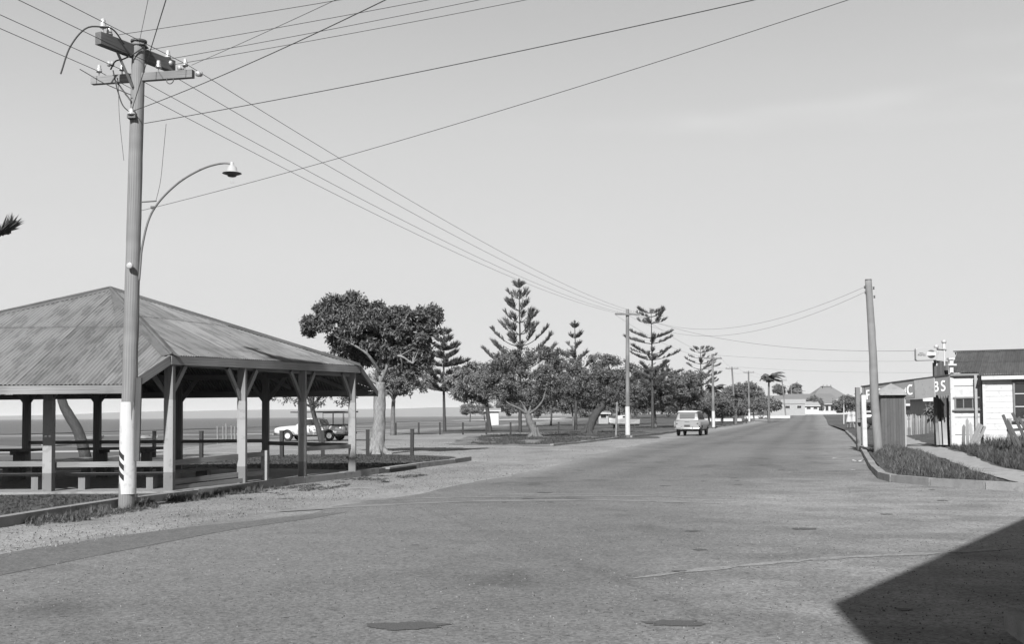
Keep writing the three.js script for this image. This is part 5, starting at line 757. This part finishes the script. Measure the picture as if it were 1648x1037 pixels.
// ---------------------------------------------------------------- the fish sign and the shop front
{
  const y = 0.1, T = thing('shop_sign', 'long painted FISH and CRABS sign board on white posts facing the road', 'sign', V(15.2, y, 44));
  const a = V(14.15, 2.2, 45.2), b = V(15.57, 2.46, 39.85), n = U(-0.9665, 0, 0.2565);
  const board = at('sign_board', beam(a, b, 0.04, 0.66), M.midPaint, T);
  const map = textMap(2048, 267, (x, w, h) => {
    x.fillStyle = '#7c7c7c'; x.fillRect(0, 0, w, h); x.fillStyle = '#9a9a9a'; for (let i = 0; i < 400; i++) { x.globalAlpha = 0.06; x.fillRect(hash(i, 1) * w, hash(i, 2) * h, 6 + 60 * hash(i, 3), 2 + 8 * hash(i, 4)); } x.globalAlpha = 1;
    const L = (s, u, sx, size = 225, dy = 0) => { x.save(); x.translate(u * w, h * 0.82 + dy); x.scale(sx, 1); x.font = `bold ${size}px sans-serif`; x.fillStyle = '#141414'; x.fillText(s, 9, 5); x.fillStyle = '#ececec'; x.fillText(s, 0, 0); x.restore(); };
    x.fillStyle = '#1a1a1a'; x.fillRect(0.03 * w, 0, 10, h);
    L('F', 0.042, 0.95); L('I', 0.12, 1.2); L('S', 0.175, 1.1); L('H', 0.325, 1.15); x.save(); x.translate(0.447 * w, h * 0.64); x.font = 'italic bold 96px serif'; x.fillStyle = '#141414'; x.fillText('and', 5, 4); x.fillStyle = '#ececec'; x.fillText('and', 0, 0); x.restore();
    L('C', 0.54, 1.1); L('R', 0.645, 1.1); L('A', 0.745, 1.1); L('B', 0.835, 0.95); L('S', 0.915, 1.0);
  });
  { // the lettering lies on the face toward the road
    const f = b.clone().sub(a), g = new THREE.PlaneGeometry(f.length() * 0.995, 0.64); const ux = f.clone().normalize(), nn = ux.clone().cross(U(0, 1, 0)).normalize(); if (nn.x > 0) nn.negate(); const uy = nn.clone().cross(ux); if (uy.y < 0) uy.negate();
    _m4.makeBasis(ux, uy, nn).setPosition(a.clone().add(b).multiplyScalar(0.5).addScaledVector(nn, 0.026)); g.applyMatrix4(_m4); g.userData.keepUV = true; const w = worldPos(T); g.translate(-w.x, -w.y, -w.z); put('lettering', g, new THREE.MeshStandardMaterial({ map, roughness: 0.7, side: THREE.DoubleSide }), board);
  }
  const onBoard = (t, off) => a.clone().lerp(b, t).addScaledVector(n, off);
  at('blank_panel', beam(onBoard(0.645, 0.06).add(U(0, -0.04, 0)), onBoard(0.862, 0.06).add(U(0, -0.04, 0)), 0.03, 0.7), mat(0.33, { map: paintMap, roughness: 0.6 }), T);
  at('top_rail', beam(onBoard(-0.01, 0).add(U(0, 0.35, 0)), onBoard(1.0, 0).add(U(0, 0.35, 0)), 0.1, 0.05), M.darkWood, T);
  for (let i = 0; i < 5; i++) { const p = onBoard(0.885 + i * 0.026, 0.03), q = onBoard(0.885 + (i + 1) * 0.026, 0.03), g = new THREE.BufferGeometry(), m = p.clone().lerp(q, 0.5); const P = [p.x, p.y - 0.325, p.z, q.x, q.y - 0.325, q.z, m.x, m.y - 0.47, m.z], Q = P.map((v, k) => v + [n.x, n.y, n.z][k % 3] * -0.02); g.setAttribute('position', new THREE.Float32BufferAttribute([...P, Q[0], Q[1], Q[2], Q[6], Q[7], Q[8], Q[3], Q[4], Q[5]], 3)); g.computeVertexNormals(); at('valance_point', g, M.palePaint, T); }
  at('sign_post', beam(V(14.03, 0, 45.5), V(14.03, 2.52, 45.5), 0.16, 0.16, U(0, 0, 1)), M.midPaint, T);
  at('sign_post', beam(V(14.13, 0, 45.0), V(14.1, 2.2, 45.0), 0.17, 0.14, U(0, 0, 1)), M.white, T);
  at('post_strap', box(0.3, 0.02, 0.2, 14.08, 1.25, -45.1), M.black, T);
}
{
  const y0 = 0.34, T = thing('shop_parapet', 'tall dark board end wall with white corner post at the shop front', 'wall', V(15.85, y0, 41.4));
  for (let i = 0; i < 5; i++) at('board', box(0.104 - 0.006, 3.05, 0.03, 15.63 + i * 0.104, y0 + 1.5, -41.3), i % 2 ? M.greyPaint : M.shedBoards[i % 3], T);
  at('wall_core', box(0.48, 3.0, 0.16, 15.84, y0 + 1.48, -41.42), M.greyPaint, T);
  at('corner_post', box(0.13, 3.12, 0.13, 15.93, y0 + 1.5, -40.6), M.white, T);
  at('post_cap', [box(0.22, 0.07, 0.22, 15.93, y0 + 3.08, -40.6), box(0.3, 0.06, 0.3, 15.93, y0 + 2.86, -40.6)], M.white, T);
  for (const [x, y, d] of [[15.68, 3.88, 41.3], [15.97, 4.06, 41.3]]) { const s = at('globe_stem', [cyl(0.075, 0.055, 0.2, x, y - 0.24, -d, 10), cyl(0.03, 0.03, y - 3.3, x, 3.2, -d, 8)], M.white, T); at('lamp_globe', new THREE.SphereGeometry(0.09, 18, 12).translate(x, y + 0.03, -d), M.shadeWhite, s); }
  for (const [x, h, w, m] of [[15.5, 0.75, 0.1, 0], [15.61, 0.8, 0.09, 1], [15.78, 0.95, 0.16, 2]]) at('leaning_board', beam(V(x, y0 - 0.05, 40.9), V(x + 0.05, y0 + h, 41.1), w, 0.025, U(0, 0, 1)), M.picket[m], T);
}
{ // illuminated drink sign, off in daylight
  const T = thing('drink_sign', 'white rounded drink sign with bottle cap emblem hung above the fish sign', 'sign', V(15.2, 3.28, 41.0));
  const r = [], W = 0.74, H = 0.44, c = 0.06; const sh = new THREE.Shape(); sh.moveTo(-W / 2 + c, -H / 2); sh.lineTo(W / 2 - c, -H / 2 + 0.02); sh.quadraticCurveTo(W / 2, -H / 2 + 0.02, W / 2, -H / 2 + c); sh.lineTo(W / 2, H / 2 - c); sh.quadraticCurveTo(W / 2, H / 2, W / 2 - c, H / 2); sh.quadraticCurveTo(0, H / 2 + 0.03, -W / 2 + c, H / 2); sh.quadraticCurveTo(-W / 2, H / 2, -W / 2, H / 2 - c); sh.lineTo(-W / 2, -H / 2 + c); sh.quadraticCurveTo(-W / 2, -H / 2, -W / 2 + c, -H / 2);
  put('sign_box', new THREE.ExtrudeGeometry(sh, { depth: 0.16, bevelEnabled: true, bevelSize: 0.015, bevelThickness: 0.015, bevelSegments: 2 }).translate(0, 0.33, -0.16), mat(0.26, { roughness: 0.4 }), T);
  const map = textMap(512, 304, (x, w, h) => { x.fillStyle = '#8c8c8c'; x.fillRect(0, 0, w, h); x.fillStyle = '#161616'; x.font = 'bold 36px sans-serif'; x.fillText('DRINK', 56, 130); x.font = 'bold 80px sans-serif'; x.fillText('PEPSI', 14, 202); x.save(); x.beginPath(); x.arc(384, 150, 116, 0, 7); x.clip(); x.fillStyle = '#b4b4b4'; x.fillRect(260, 40, 240, 220); x.fillStyle = '#505050'; x.beginPath(); x.moveTo(260, 100); x.bezierCurveTo(320, 60, 400, 120, 490, 84); x.lineTo(490, 30); x.lineTo(260, 30); x.fill(); x.fillStyle = '#1c1c1c'; x.beginPath(); x.moveTo(260, 180); x.bezierCurveTo(320, 210, 410, 160, 490, 190); x.lineTo(490, 270); x.lineTo(260, 270); x.fill(); x.fillStyle = '#707070'; x.font = 'bold 34px sans-serif'; x.fillText('PEPSI', 318, 158); x.restore(); });
  printed('sign_face', 0.7, 0.41, map, T, U(0, 0.335, 0.018), 0);
  put('bracket', [tube([U(0.3, 0.1, -0.08), U(0.95, 0.06, -0.6)], 0.025, 0.025, 6), tube([U(0.3, 0.55, -0.08), U(0.95, 0.5, -0.6)], 0.02, 0.02, 6)], M.metalDark, T);
}
// ---------------------------------------------------------------- the weatherboard house at the right edge
{
  const T = thing('weatherboard_house', 'white weatherboard house with grey corrugated iron roof behind the overgrown verge', 'house', V(16.88, 0.36, 40.15), undefined, -0.4446), R = rng(33);
  put('wall_core', box(1.0, 2.5, 7.9, -0.52, 1.2, -4.0), M.offWhite, T); put('wall_core', box(6.9, 2.46, 8.4, 3.5, 1.2, -3.65), M.offWhite, T);
  for (const [y, h] of [[-0.25, 0.55], [0.31, 0.62], [0.94, 0.28], [1.66, 0.4], [2.07, 0.42]]) put('wall_board', box(1.08, h - 0.012, 0.03, -0.52, y + h / 2, 0), M.whiteBoards[Math.floor(R() * 3)], T);
  for (const [x, w] of [[-1.0, 0.1], [-0.03, 0.06]]) put('wall_board', box(w, 0.44, 0.03, x, 1.44, 0), M.whiteBoards[1], T);
  const win = (x, y, w, h, z, n) => { const f = put('window', [box(w, 0.06, 0.08, x, y - h / 2 - 0.03, z + 0.03), box(w + 0.08, 0.06, 0.1, x, y + h / 2 + 0.03, z + 0.03), box(0.06, h, 0.08, x - w / 2 + 0.03, y, z + 0.03), box(0.06, h, 0.08, x + w / 2 - 0.03, y, z + 0.03), ...Array.from({ length: n - 1 }, (_, i) => box(0.035, h, 0.06, x - w / 2 + w * (i + 1) / n, y, z + 0.02))], M.midPaint, T); for (let i = 0; i < n; i++) put('pane', box(w / n - 0.05, h - 0.02, 0.01, x - w / 2 + w * (i + 0.5) / n, y, z + 0.012), M.glass, f); put('sill', box(w + 0.14, 0.04, 0.16, x, y - h / 2 - 0.08, z + 0.06), M.midPaint, f); return f; };
  win(-0.5, 1.44, 0.92, 0.34, 0.0, 3);
  for (let i = 0; i < 14; i++) { const y = -0.28 + i * 0.195; for (const [x0, x1] of (y > 0.75 && y < 2.1) ? [[0.06, 0.98], [1.92, 7]] : [[0.06, 7]]) put('weatherboard', box(x1 - x0, 0.205, 0.024, (x0 + x1) / 2, y + 0.1, 0.576, 0, -0.05), M.whiteBoards[Math.floor(R() * 3)], T); }
  win(1.45, 1.5, 0.9, 1.25, 0.585, 1); put('glazing_bar', [box(0.86, 0.03, 0.03, 1.45, 1.75, 0.62), box(0.86, 0.03, 0.03, 1.45, 1.3, 0.62)], M.white, T);
  put('corner_stop', box(0.09, 2.5, 0.09, 0.06, 1.2, 0.57), M.white, T);
  for (let i = 0; i < 12; i++) put('weatherboard', box(0.5, 0.2, 0.024, 0.03, -0.25 + i * 0.21 + 0.1, 0.3, Math.PI / 2), M.whiteBoards[i % 3], T);
  put('downpipe', tube([U(-0.06, 2.4, 0.12), U(-0.06, -0.2, 0.12)], 0.04, 0.04, 8), M.palePaint, T);
  put('porch_post', box(0.09, 2.5, 0.09, -0.22, 1.2, 0.22), M.palePaint, T);
  const w = (x, y, z) => { const v = U(x, y, z); v.applyAxisAngle(U(0, 1, 0), T.rotation.y).add(T.position); return v; };
  // roof sheets are built in place and turned back into the house's own frame
  const before = T.children.length, turn = T.rotation.y;
  const S = thing('roof_builder', 'x', 'x'); 
  corrugated([w(-1.1, 3.5, -4.2), w(-1.1, 2.54, 0.16), w(-0.1, 2.54, 0.16), w(-0.1, 3.5, -4.2)], S, M.ironDark, 51, { rows: [0, 0.5, 1] });
  corrugated([w(-0.1, 3.5, -4.2), w(-0.1, 2.4, 0.85), w(7.4, 2.4, 0.85), w(7.4, 3.5, -4.2)], S, M.ironDark, 52, { rows: [0, 0.5, 1] });
  corrugated([w(-1.2, 3.5, -4.2), w(-1.2, 2.4, -8.6), w(7.4, 2.4, -8.6), w(7.4, 3.5, -4.2)], S, M.ironDark, 53, { rows: [0, 1], sheetW: 1.52 });
  for (const m of [...S.children]) { m.geometry.translate(-T.position.x, -T.position.y, -T.position.z).rotateY(-turn); T.add(m); } scene.remove(S);
  put('ridge_cap', beam(U(-1.25, 3.54, -4.2), U(7.4, 3.54, -4.2), 0.3, 0.03), M.ironDark[0], T);
  put('fascia', box(7.3, 0.13, 0.03, 3.65, 2.32, 0.82), M.white, T); put('fascia', box(1.0, 0.08, 0.03, -0.6, 2.47, 0.13), M.midPaint, T); put('barge_board', beam(U(-1.1, 2.47, 0.16), U(-1.1, 3.44, -4.2), 0.03, 0.14), M.white, T);
  put('soffit', box(7.2, 0.02, 0.3, 3.6, 2.36, 0.68), M.white, T);
}
{ // things leaning and standing on the verge by the house
  const R = rng(71);
  const F = thing('broken_fence', 'dark tumbledown paling fence leaning over at the right edge', 'fence', V(14.7, vergeH(14.7, 32.6), 32.6));
  for (let i = 0; i < 10; i++) { const x = -0.35 + i * 0.15, l = 0.85 + 0.3 * R(), k = 0.3 + 0.2 * R(); put('paling', beam(U(x + k, -0.05, 0.05 * R()), U(x - 0.1 + 0.06 * R(), l, -0.1 * R()), 0.085, 0.022, U(0, 0, 1)), M.darkWood, F); }
  put('fence_rail', [beam(U(-0.3, 0.62, -0.06), U(1.3, 0.72, -0.06), 0.04, 0.08), beam(U(-0.1, 0.25, -0.05), U(1.4, 0.3, -0.05), 0.04, 0.08)], M.darkWood, F);
  const P = thing('fence_post', 'pale upright fence post standing before the house wing', 'post', V(16.4, vergeH(16.4, 37), 37)); put('post', box(0.11, 0.95, 0.09, 0, 0.4, 0), M.picket[1], P); put('post_top', box(0.12, 0.03, 0.1, 0, 0.885, 0), M.picket[1], P);
  const pl = [['lower plank of the pair leaning by the downpipe', 0], ['upper plank of the pair leaning by the downpipe', 0.09], ['third plank leaning by the downpipe', 0.2]];
  for (const [lab, o] of pl) { const L = thing('loose_plank', lab, 'plank', V(15.55 + o, vergeH(15.7, 38.2) - 0.02, 38.2), 'planks leaning by the house'); put('plank', beam(U(0, 0, 0), U(0.5, 0.82 - o * 0.5, -0.35), 0.09, 0.025, U(0, 0, 1)), M.picket[1], L); put('plank_end', beam(U(0.5, 0.82 - o * 0.5, -0.35), U(0.506, 0.83 - o * 0.5, -0.354), 0.09, 0.025, U(0, 0, 1)), M.picket[1], L); }
  const pal = [[15.78, 39.3, 0.75, 0.11, 0], [15.9, 39.2, 0.95, 0.1, 1], [16.03, 39.15, 0.8, 0.1, 2]];
  pal.forEach(([x, d, h, w, m], i) => { const L = thing('loose_paling', ['short pointed paling against the house wall', 'tall pointed paling against the house wall', 'middle pointed paling against the house wall'][i], 'paling', V(x, vergeH(x, d) - 0.03, d), 'palings against the house'); put('paling', plate([[-w / 2, 0], [w / 2, 0], [w / 2, h], [0, h + 0.09], [-w / 2, h]], 0.02), M.picket[m], L); L.rotation.z = (i - 1) * 0.05; });
}
{ // white picket fence across the next yard, and what stands behind it
  const T = thing('picket_fence', 'weathered white paling fence seen through the gap beside the shed', 'fence', V(21.8, 0.3, 62)), R = rng(81);
  for (let i = 0; i < 34; i++) { const h = 1.0 + 0.12 * R(), x = -1.6 + i * 0.115; put('paling', plate([[-0.045, -0.1], [0.045, -0.1], [0.045, h - 0.06], [0, h], [-0.045, h - 0.06]], 0.02).rotateZ((R() - 0.5) * 0.08).translate(x, 0, (R() - 0.5) * 0.04), M.picket[i > 22 ? (i % 3 ? 3 : 0) : Math.floor(R() * 3)], T); }
  put('fence_rail', [box(4.2, 0.08, 0.04, 0.35, 0.3, -0.04), box(4.2, 0.08, 0.04, 0.35, 0.8, -0.04)], M.picket[0], T);
}
function houseBox(name, label, x, d, y0, w, wallH, depth, { roof = 1.5, hip = 0, wall = M.white, roofM = M.ironDark[0], wins = 3, over = 0.4, flat = 0, turn = 0, sill = 0.9, winH = 0.9, group = 'houses in the distance' } = {}) {
  const T = thing(name, label, 'house', V(x, y0, d), group, turn);
  put('wall', box(w, wallH + 0.3, depth, 0, (wallH - 0.3) / 2, 0), wall, T);
  if (flat) put('parapet', box(w + 0.4, flat, depth + 0.3, 0, wallH + flat / 2 - 0.01, 0), M.palePaint, T);
  else { const a = w / 2 + over, b = depth / 2 + over, r = hip, y = wallH + roof, P = [[-a, wallH, b], [a, wallH, b], [a, wallH, -b], [-a, wallH, -b], [-(a - r), y, 0], [a - r, y, 0]], F = [[0, 1, 5], [0, 5, 4], [2, 3, 4], [2, 4, 5], [1, 2, 5], [3, 0, 4], [0, 2, 1], [0, 3, 2]]; const g = new THREE.BufferGeometry(); g.setAttribute('position', new THREE.Float32BufferAttribute(F.flatMap(f => f.flatMap(i => P[i])), 3)); g.computeVertexNormals(); put('roof', g, roofM, T); put('fascia', box(w + over * 2, 0.16, 0.05, 0, wallH - 0.06, b + 0.01), M.white, T); }
  for (let i = 0; i < wins; i++) { const X = -w / 2 + w * (i + 0.5) / wins, ww = Math.min(1.1, w / wins * 0.6), f = put('window', [box(ww, 0.07, 0.06, X, sill + winH, depth / 2 + 0.03), box(ww, 0.07, 0.06, X, sill, depth / 2 + 0.03), box(0.07, winH, 0.06, X - ww / 2, sill + winH / 2, depth / 2 + 0.03), box(0.07, winH, 0.06, X + ww / 2, sill + winH / 2, depth / 2 + 0.03)], M.white, T); put('pane', box(ww - 0.07, winH - 0.07, 0.02, X, sill + winH / 2, depth / 2 + 0.012), M.glass, f); }
  return T;
}
houseBox('far_house', 'white building with flat parapet directly behind the far poles', 65.0, 268, 1.15, 8.2, 2.5, 7, { flat: 1.1, wall: M.offWhite, wins: 3, sill: 1.4, winH: 0.7 });
houseBox('far_house', 'small white bungalow with pale roof at the end of the road', 75.5, 288, 1.2, 5.2, 2.1, 5, { roof: 1.1, wins: 3, roofM: M.palePaint, winH: 0.6, sill: 1.2 });
houseBox('far_house', 'white verandah house with grey hipped roof and many windows', 82.6, 300, 1.2, 8.0, 2.6, 7, { roof: 1.9, hip: 1.5, wins: 6, roofM: M.midPaint, over: 0.6, winH: 1.3, sill: 0.8 });
houseBox('far_house', 'long grey roofed building behind the flat fronted one', 74, 312, 1.2, 12, 3.6, 8, { roof: 1.6, hip: 0.3, wins: 4, roofM: M.midPaint, over: 0.6 });
houseBox('far_house', 'building with broad grey roof behind the verandah house', 84, 318, 1.2, 13, 4.0, 9, { roof: 1.7, hip: 0.5, wins: 4, roofM: M.midPaint, over: 0.6 });
{ const T = houseBox('far_hall', 'large hall with tall pyramid roof and square ventilator on top', 92.5, 330, 1.2, 10.5, 3.8, 10, { roof: 4.2, hip: 4.9, wins: 4, roofM: M.midPaint, over: 1.2 }); put('ventilator', [box(2.4, 0.9, 2.4, 0, 7.6, 0), box(2.7, 0.16, 2.7, 0, 8.05, 0)], M.midPaint, T); for (const s of [-1, 0, 1]) put('finial', box(0.2, 0.35, 0.2, s * 1.1, 8.3, 1.1), M.midPaint, T); }
houseBox('far_house', 'low white house among the trees right of the road end', 99.5, 300, 1.2, 6, 2.3, 5, { roof: 1.0, wins: 2, roofM: M.palePaint });
houseBox('near_cottage', 'white cottage with dark roof seen through the gap under the fish sign', 30.3, 86, 0.2, 3.6, 1.9, 5, { roof: 0.9, wins: 2, roofM: M.ironDark[1], group: 'houses behind the shop' });
houseBox('near_cottage', 'pale outbuilding under the right end of the fish sign', 27.4, 72, 0.3, 2.6, 2.0, 3, { roof: 0.8, wins: 1, roofM: M.white, wall: M.offWhite, group: 'houses behind the shop' });
houseBox('shore_building', 'white blank wall showing behind the tree at the water edge', -3.3, 190, 0.1, 2.0, 2.2, 6, { roof: 0.4, wins: 0, roofM: M.palePaint });
houseBox('shore_building', 'small pale kiosk among the grove trees', 14.1, 175, 0, 1.5, 1.7, 3, { roof: 0.3, wins: 1, wall: M.palePaint, roofM: M.midPaint });
[['low white wall along the far side of the park', 33.8, 192, 11, 0.55, 0.5], ['low white wall by the small round tree', 50.5, 222, 9, 0.9, 0.6], ['low white fence before the far houses', 77, 280, 16, 1.15, 0.35]].forEach(([lab, x, d, w, y, h]) => { const T = thing('low_wall', lab, 'wall', V(x, rise(d) - 0.1, d), 'low white walls'); put('wall', box(w, h, 0.15, 0, h / 2, 0), M.white, T); put('coping', box(w + 0.1, 0.08, 0.22, 0, h + 0.04, 0), M.white, T); });
{ const P = thing('marker_post', 'thin pale post beside the banded pole', 'post', V(7.0, 0, 76)); put('post', tube([U(0, -0.1, 0), U(0.12, 2.3, 0)], 0.08, 0.06, 8), M.barkPale, P); put('post_top', cyl(0.062, 0.05, 0.03, 0.12, 2.3, 0, 8), M.barkPale, P); }

// the shop beside the camera, out of the picture: its roof throws the shadow over the corner of the road
{
  const T = thing('corner_shop', 'shop at the near corner, known only by the shadow it throws across the road', 'shop', V(7, 0, 3));
  const plan = [[1.26, 3.21], [6.86, 11.5], [14, 7], [9, -9], [0.3, -4.1]], roof = plate(plan, 0.2).rotateX(-Math.PI / 2).translate(0, 4.0, 0); at('roof', roof, M.palePaint, T);
  const inner = [[2.4, 2.6], [7.2, 10.2], [13.2, 6.4], [8.6, -8], [1.75, -3.7]], shell = new THREE.Shape(inner.map(([x, d]) => new THREE.Vector2(x, d))); at('wall', new THREE.ExtrudeGeometry(shell, { depth: 4.0, bevelEnabled: false }).rotateX(-Math.PI / 2), M.greyPaint, T);
  const d = at('door', beam(V(2.1, 1.1, -0.2), V(2.0, 1.1, -1.2), 0.06, 2.2), M.darkWood, T); at('handle', new THREE.SphereGeometry(0.04, 8, 6).translate(2.0, 1.0, 1.0), M.chrome, d);
}
// ---------------------------------------------------------------- grass, stones, litter
const tuft = (() => { const R = rng(12), P = []; for (let i = 0; i < 11; i++) { const a = R() * 6.3, l = 0.6 + 0.5 * R(), k = 0.2 + 0.7 * R(), w = 0.02, ox = (R() - 0.5) * 0.5, oz = (R() - 0.5) * 0.5, dx = Math.cos(a), dz = Math.sin(a), b = U(ox, 0, oz), m = U(ox + dx * k * 0.3, l * 0.6, oz + dz * k * 0.3), e = U(ox + dx * k, l, oz + dz * k), s = U(-dz * w, 0, dx * w); P.push(...b.clone().sub(s).toArray(), ...b.clone().add(s).toArray(), ...m.clone().add(s).toArray(), ...b.clone().sub(s).toArray(), ...m.clone().add(s).toArray(), ...m.clone().sub(s).toArray(), ...m.clone().sub(s).toArray(), ...m.clone().add(s).toArray(), ...e.toArray()); } const g = new THREE.BufferGeometry(); g.setAttribute('position', new THREE.Float32BufferAttribute(P, 3)); g.computeVertexNormals(); return g; })();
function grass(name, label, n, seed, place, h0, h1, tone) { const R = rng(seed), L = []; let guard = 0; while (L.length < n && guard++ < n * 12) { const q = place(R); if (!q) continue; const s = lerp(h0, h1, R() * R()) * (q[3] || 1); L.push([V(q[0], q[1] - 0.01, q[2]), new THREE.Euler((R() - 0.5) * 0.3, R() * 6.3, (R() - 0.5) * 0.3), U(Math.max(0.13, s * 0.9), s, Math.max(0.13, s * 0.9)), tone * (0.35 + 1.25 * R())]); } const o = instanced(name, tuft, M.leafDull, L); o.userData.label = label; o.userData.category = 'grass'; return o; }
grass('gutter_grass', 'rough grass growing in the gutter round the banded pole', 2600, 91, R => { const d = 15.5 + 8 * R(), e = Math.abs(d - 19.6) / 4.2; if (R() < e * 1.05) return null; const x = kerbLX(d) + 0.08 + R() * R() * 0.75; if (fbm(x * 3, d * 2, 92, 3) < 0.42) return null; return [x, 0.0, d]; }, 0.03, 0.17, 0.065);
grass('lawn_grass', 'short clumpy grass between the shelter and the kerb', 11000, 93, R => { const d = 9 + 11.4 * R(), x = kerbLX(d) - 0.2 - R() * 6; return fbm(x * 1.6, d * 1.6, 94, 3) < 0.36 ? null : [x, 0.1, d]; }, 0.02, 0.08, 0.056);
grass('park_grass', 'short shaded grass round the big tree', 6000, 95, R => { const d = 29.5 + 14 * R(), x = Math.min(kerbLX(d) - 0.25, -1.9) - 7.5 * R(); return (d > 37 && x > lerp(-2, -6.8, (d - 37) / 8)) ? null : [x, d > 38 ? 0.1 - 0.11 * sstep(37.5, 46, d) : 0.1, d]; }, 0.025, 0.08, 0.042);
const pathL = table([[20.8, 9.5], [23.1, 9.85], [26, 10.5], [35.2, 13.1], [48.2, 16.1]]), pathR = table([[20.8, 10.75], [23.1, 10.8], [26, 11.3], [35.2, 14.1], [48.2, 17.7]]);
grass('verge_grass', 'tall rough grass between the kerb and the footpath', 9000, 96, R => { const d = 22.3 + 19.5 * R(), a = roadR(d) + 0.2, b = pathL(d); if (b - a < 0.1) return null; const x = lerp(a, b, R()), edge = sstep(0, 0.35, Math.min(x - a, b - x)); return R() > edge * 1.2 || fbm(x * 2.2, d * 2.2, 196, 3) < 0.38 ? null : [x, vergeH(x, d), d, 0.5 + 0.6 * edge]; }, 0.05, 0.28, 0.062);
grass('bank_grass', 'tall weeds on the bank before the house', 12000, 97, R => { const d = 20.5 + 19 * R(), x = pathR(d) + 0.1 + 7 * Math.pow(R(), 1.3), q = fbm(x * 1.2, d * 1.2, 98, 3); return q < 0.34 || (d > 38.6 && x > 15.5) ? null : [x, vergeH(x, d), d, (0.45 + 1.2 * q) * (x - pathR(d) > 1 ? 1.1 : 0.7)]; }, 0.06, 0.42, 0.05);
grass('island_grass', 'rough grass under the two spreading trees', 5000, 99, R => { const d = 55 + 40 * R(), x = -2.2 + 11 * R(); return x > lerp(1.9, 6.5, clamp((d - 53.6) / 16)) + Math.max(0, d - 70) * 0.27 - 0.2 || x < lerp(1.2, -2.8, sstep(53.6, 58, d)) + 8 * sstep(80, 99, d) || fbm(x * 0.9, d * 0.45, 161, 4) > 0.53 ? null : [x, 0.02, d]; }, 0.06, 0.2, 0.05);
grass('shoulder_weeds', 'low weeds spreading over the gravel beside the shelter', 900, 197, R => { const d = 20.5 + 8 * R(), x = kerbLX(d) + 0.35 + 1.3 * R(); return fbm(x * 1.5, d * 0.9, 198, 3) < 0.52 ? null : [x, 0, d]; }, 0.02, 0.06, 0.06);
grass('corner_grass', 'dark grass behind the kerb end in the building shadow', 500, 101, R => [3.5 + 2 * R(), 0.02, 6.6 + 1.1 * R()], 0.08, 0.25, 0.05);
{ // loose stones on the shoulder and the worn apron
  const R = rng(111), L = [], g = new THREE.IcosahedronGeometry(1, 0);
  const add = (x, d, s, t) => L.push([V(x, 0.006 + s * 0.25, d), new THREE.Euler(R() * 6, R() * 6, R() * 6), U(s, s * 0.6, s * 0.8), t]);
  for (let i = 0; i < 9000; i++) { const d = 8 + 26 * R(), x = lerp(kerbLX(d) + 0.1, roadL(d) - (d < 22 ? 0.9 : 0.1), Math.pow(R(), 0.8)); add(x, d, 0.005 + 0.013 * R() * R(), 0.05 + 0.16 * R()); }
  for (let i = 0; i < 42000; i++) { const d = 6 + 24 * Math.pow(R(), 1.7), x = -6 + 19 * Math.pow(R(), 0.8); if (fbm(x * 0.7, d * 0.7, 211, 3) < 0.5 && R() < 0.6) continue; if (x > roadR(d) - 0.1 || x < roadL(d)) continue; add(x, d, 0.003 + 0.008 * R() * R(), R() < 0.5 ? 0.035 + 0.03 * R() : 0.08 + 0.13 * R()); }
  for (let i = 0; i < 2500; i++) { const d = 36 + 30 * R(), x = lerp(-9, roadL(d) + 0.3, R()); add(x, d, 0.008 + 0.02 * R() * R(), 0.06 + 0.14 * R()); }
  const o = instanced('loose_gravel', g, M.stone, L); o.userData.label = 'loose stones scattered on the gravel shoulder and worn road'; o.userData.category = 'gravel';
}
[[10.9, 33.6, 0.34, 'crumpled white paper in the gutter by the grass corner'], [10.85, 35.9, 0.2, 'smaller scrap of paper in the gutter near the sign post'], [9.2, 28.6, 0.12, 'tiny scrap of paper on the road by the kerb corner']].forEach(([x, d, s, lab], i) => {
  const g = new THREE.PlaneGeometry(s, s * 0.7, 6, 5), p = g.attributes.position; for (let k = 0; k < p.count; k++) p.setZ(k, 0.25 * s * fbm(p.getX(k) / s * 3 + i, p.getY(k) / s * 3, 120 + i, 3)); g.rotateX(-Math.PI / 2); g.rotateY(i); g.computeVertexNormals(); g.translate(0, 0.0, 0);
  const o = put('litter', g, M.paper); o.position.set(x - 0.55, 0.02, -d); tag(o, lab, 'litter', 'litter in the gutter');
});
scene.traverse(o => { if (o.isMesh) { o.castShadow = true; o.receiveShadow = true; } });
renderer.render(scene, camera);
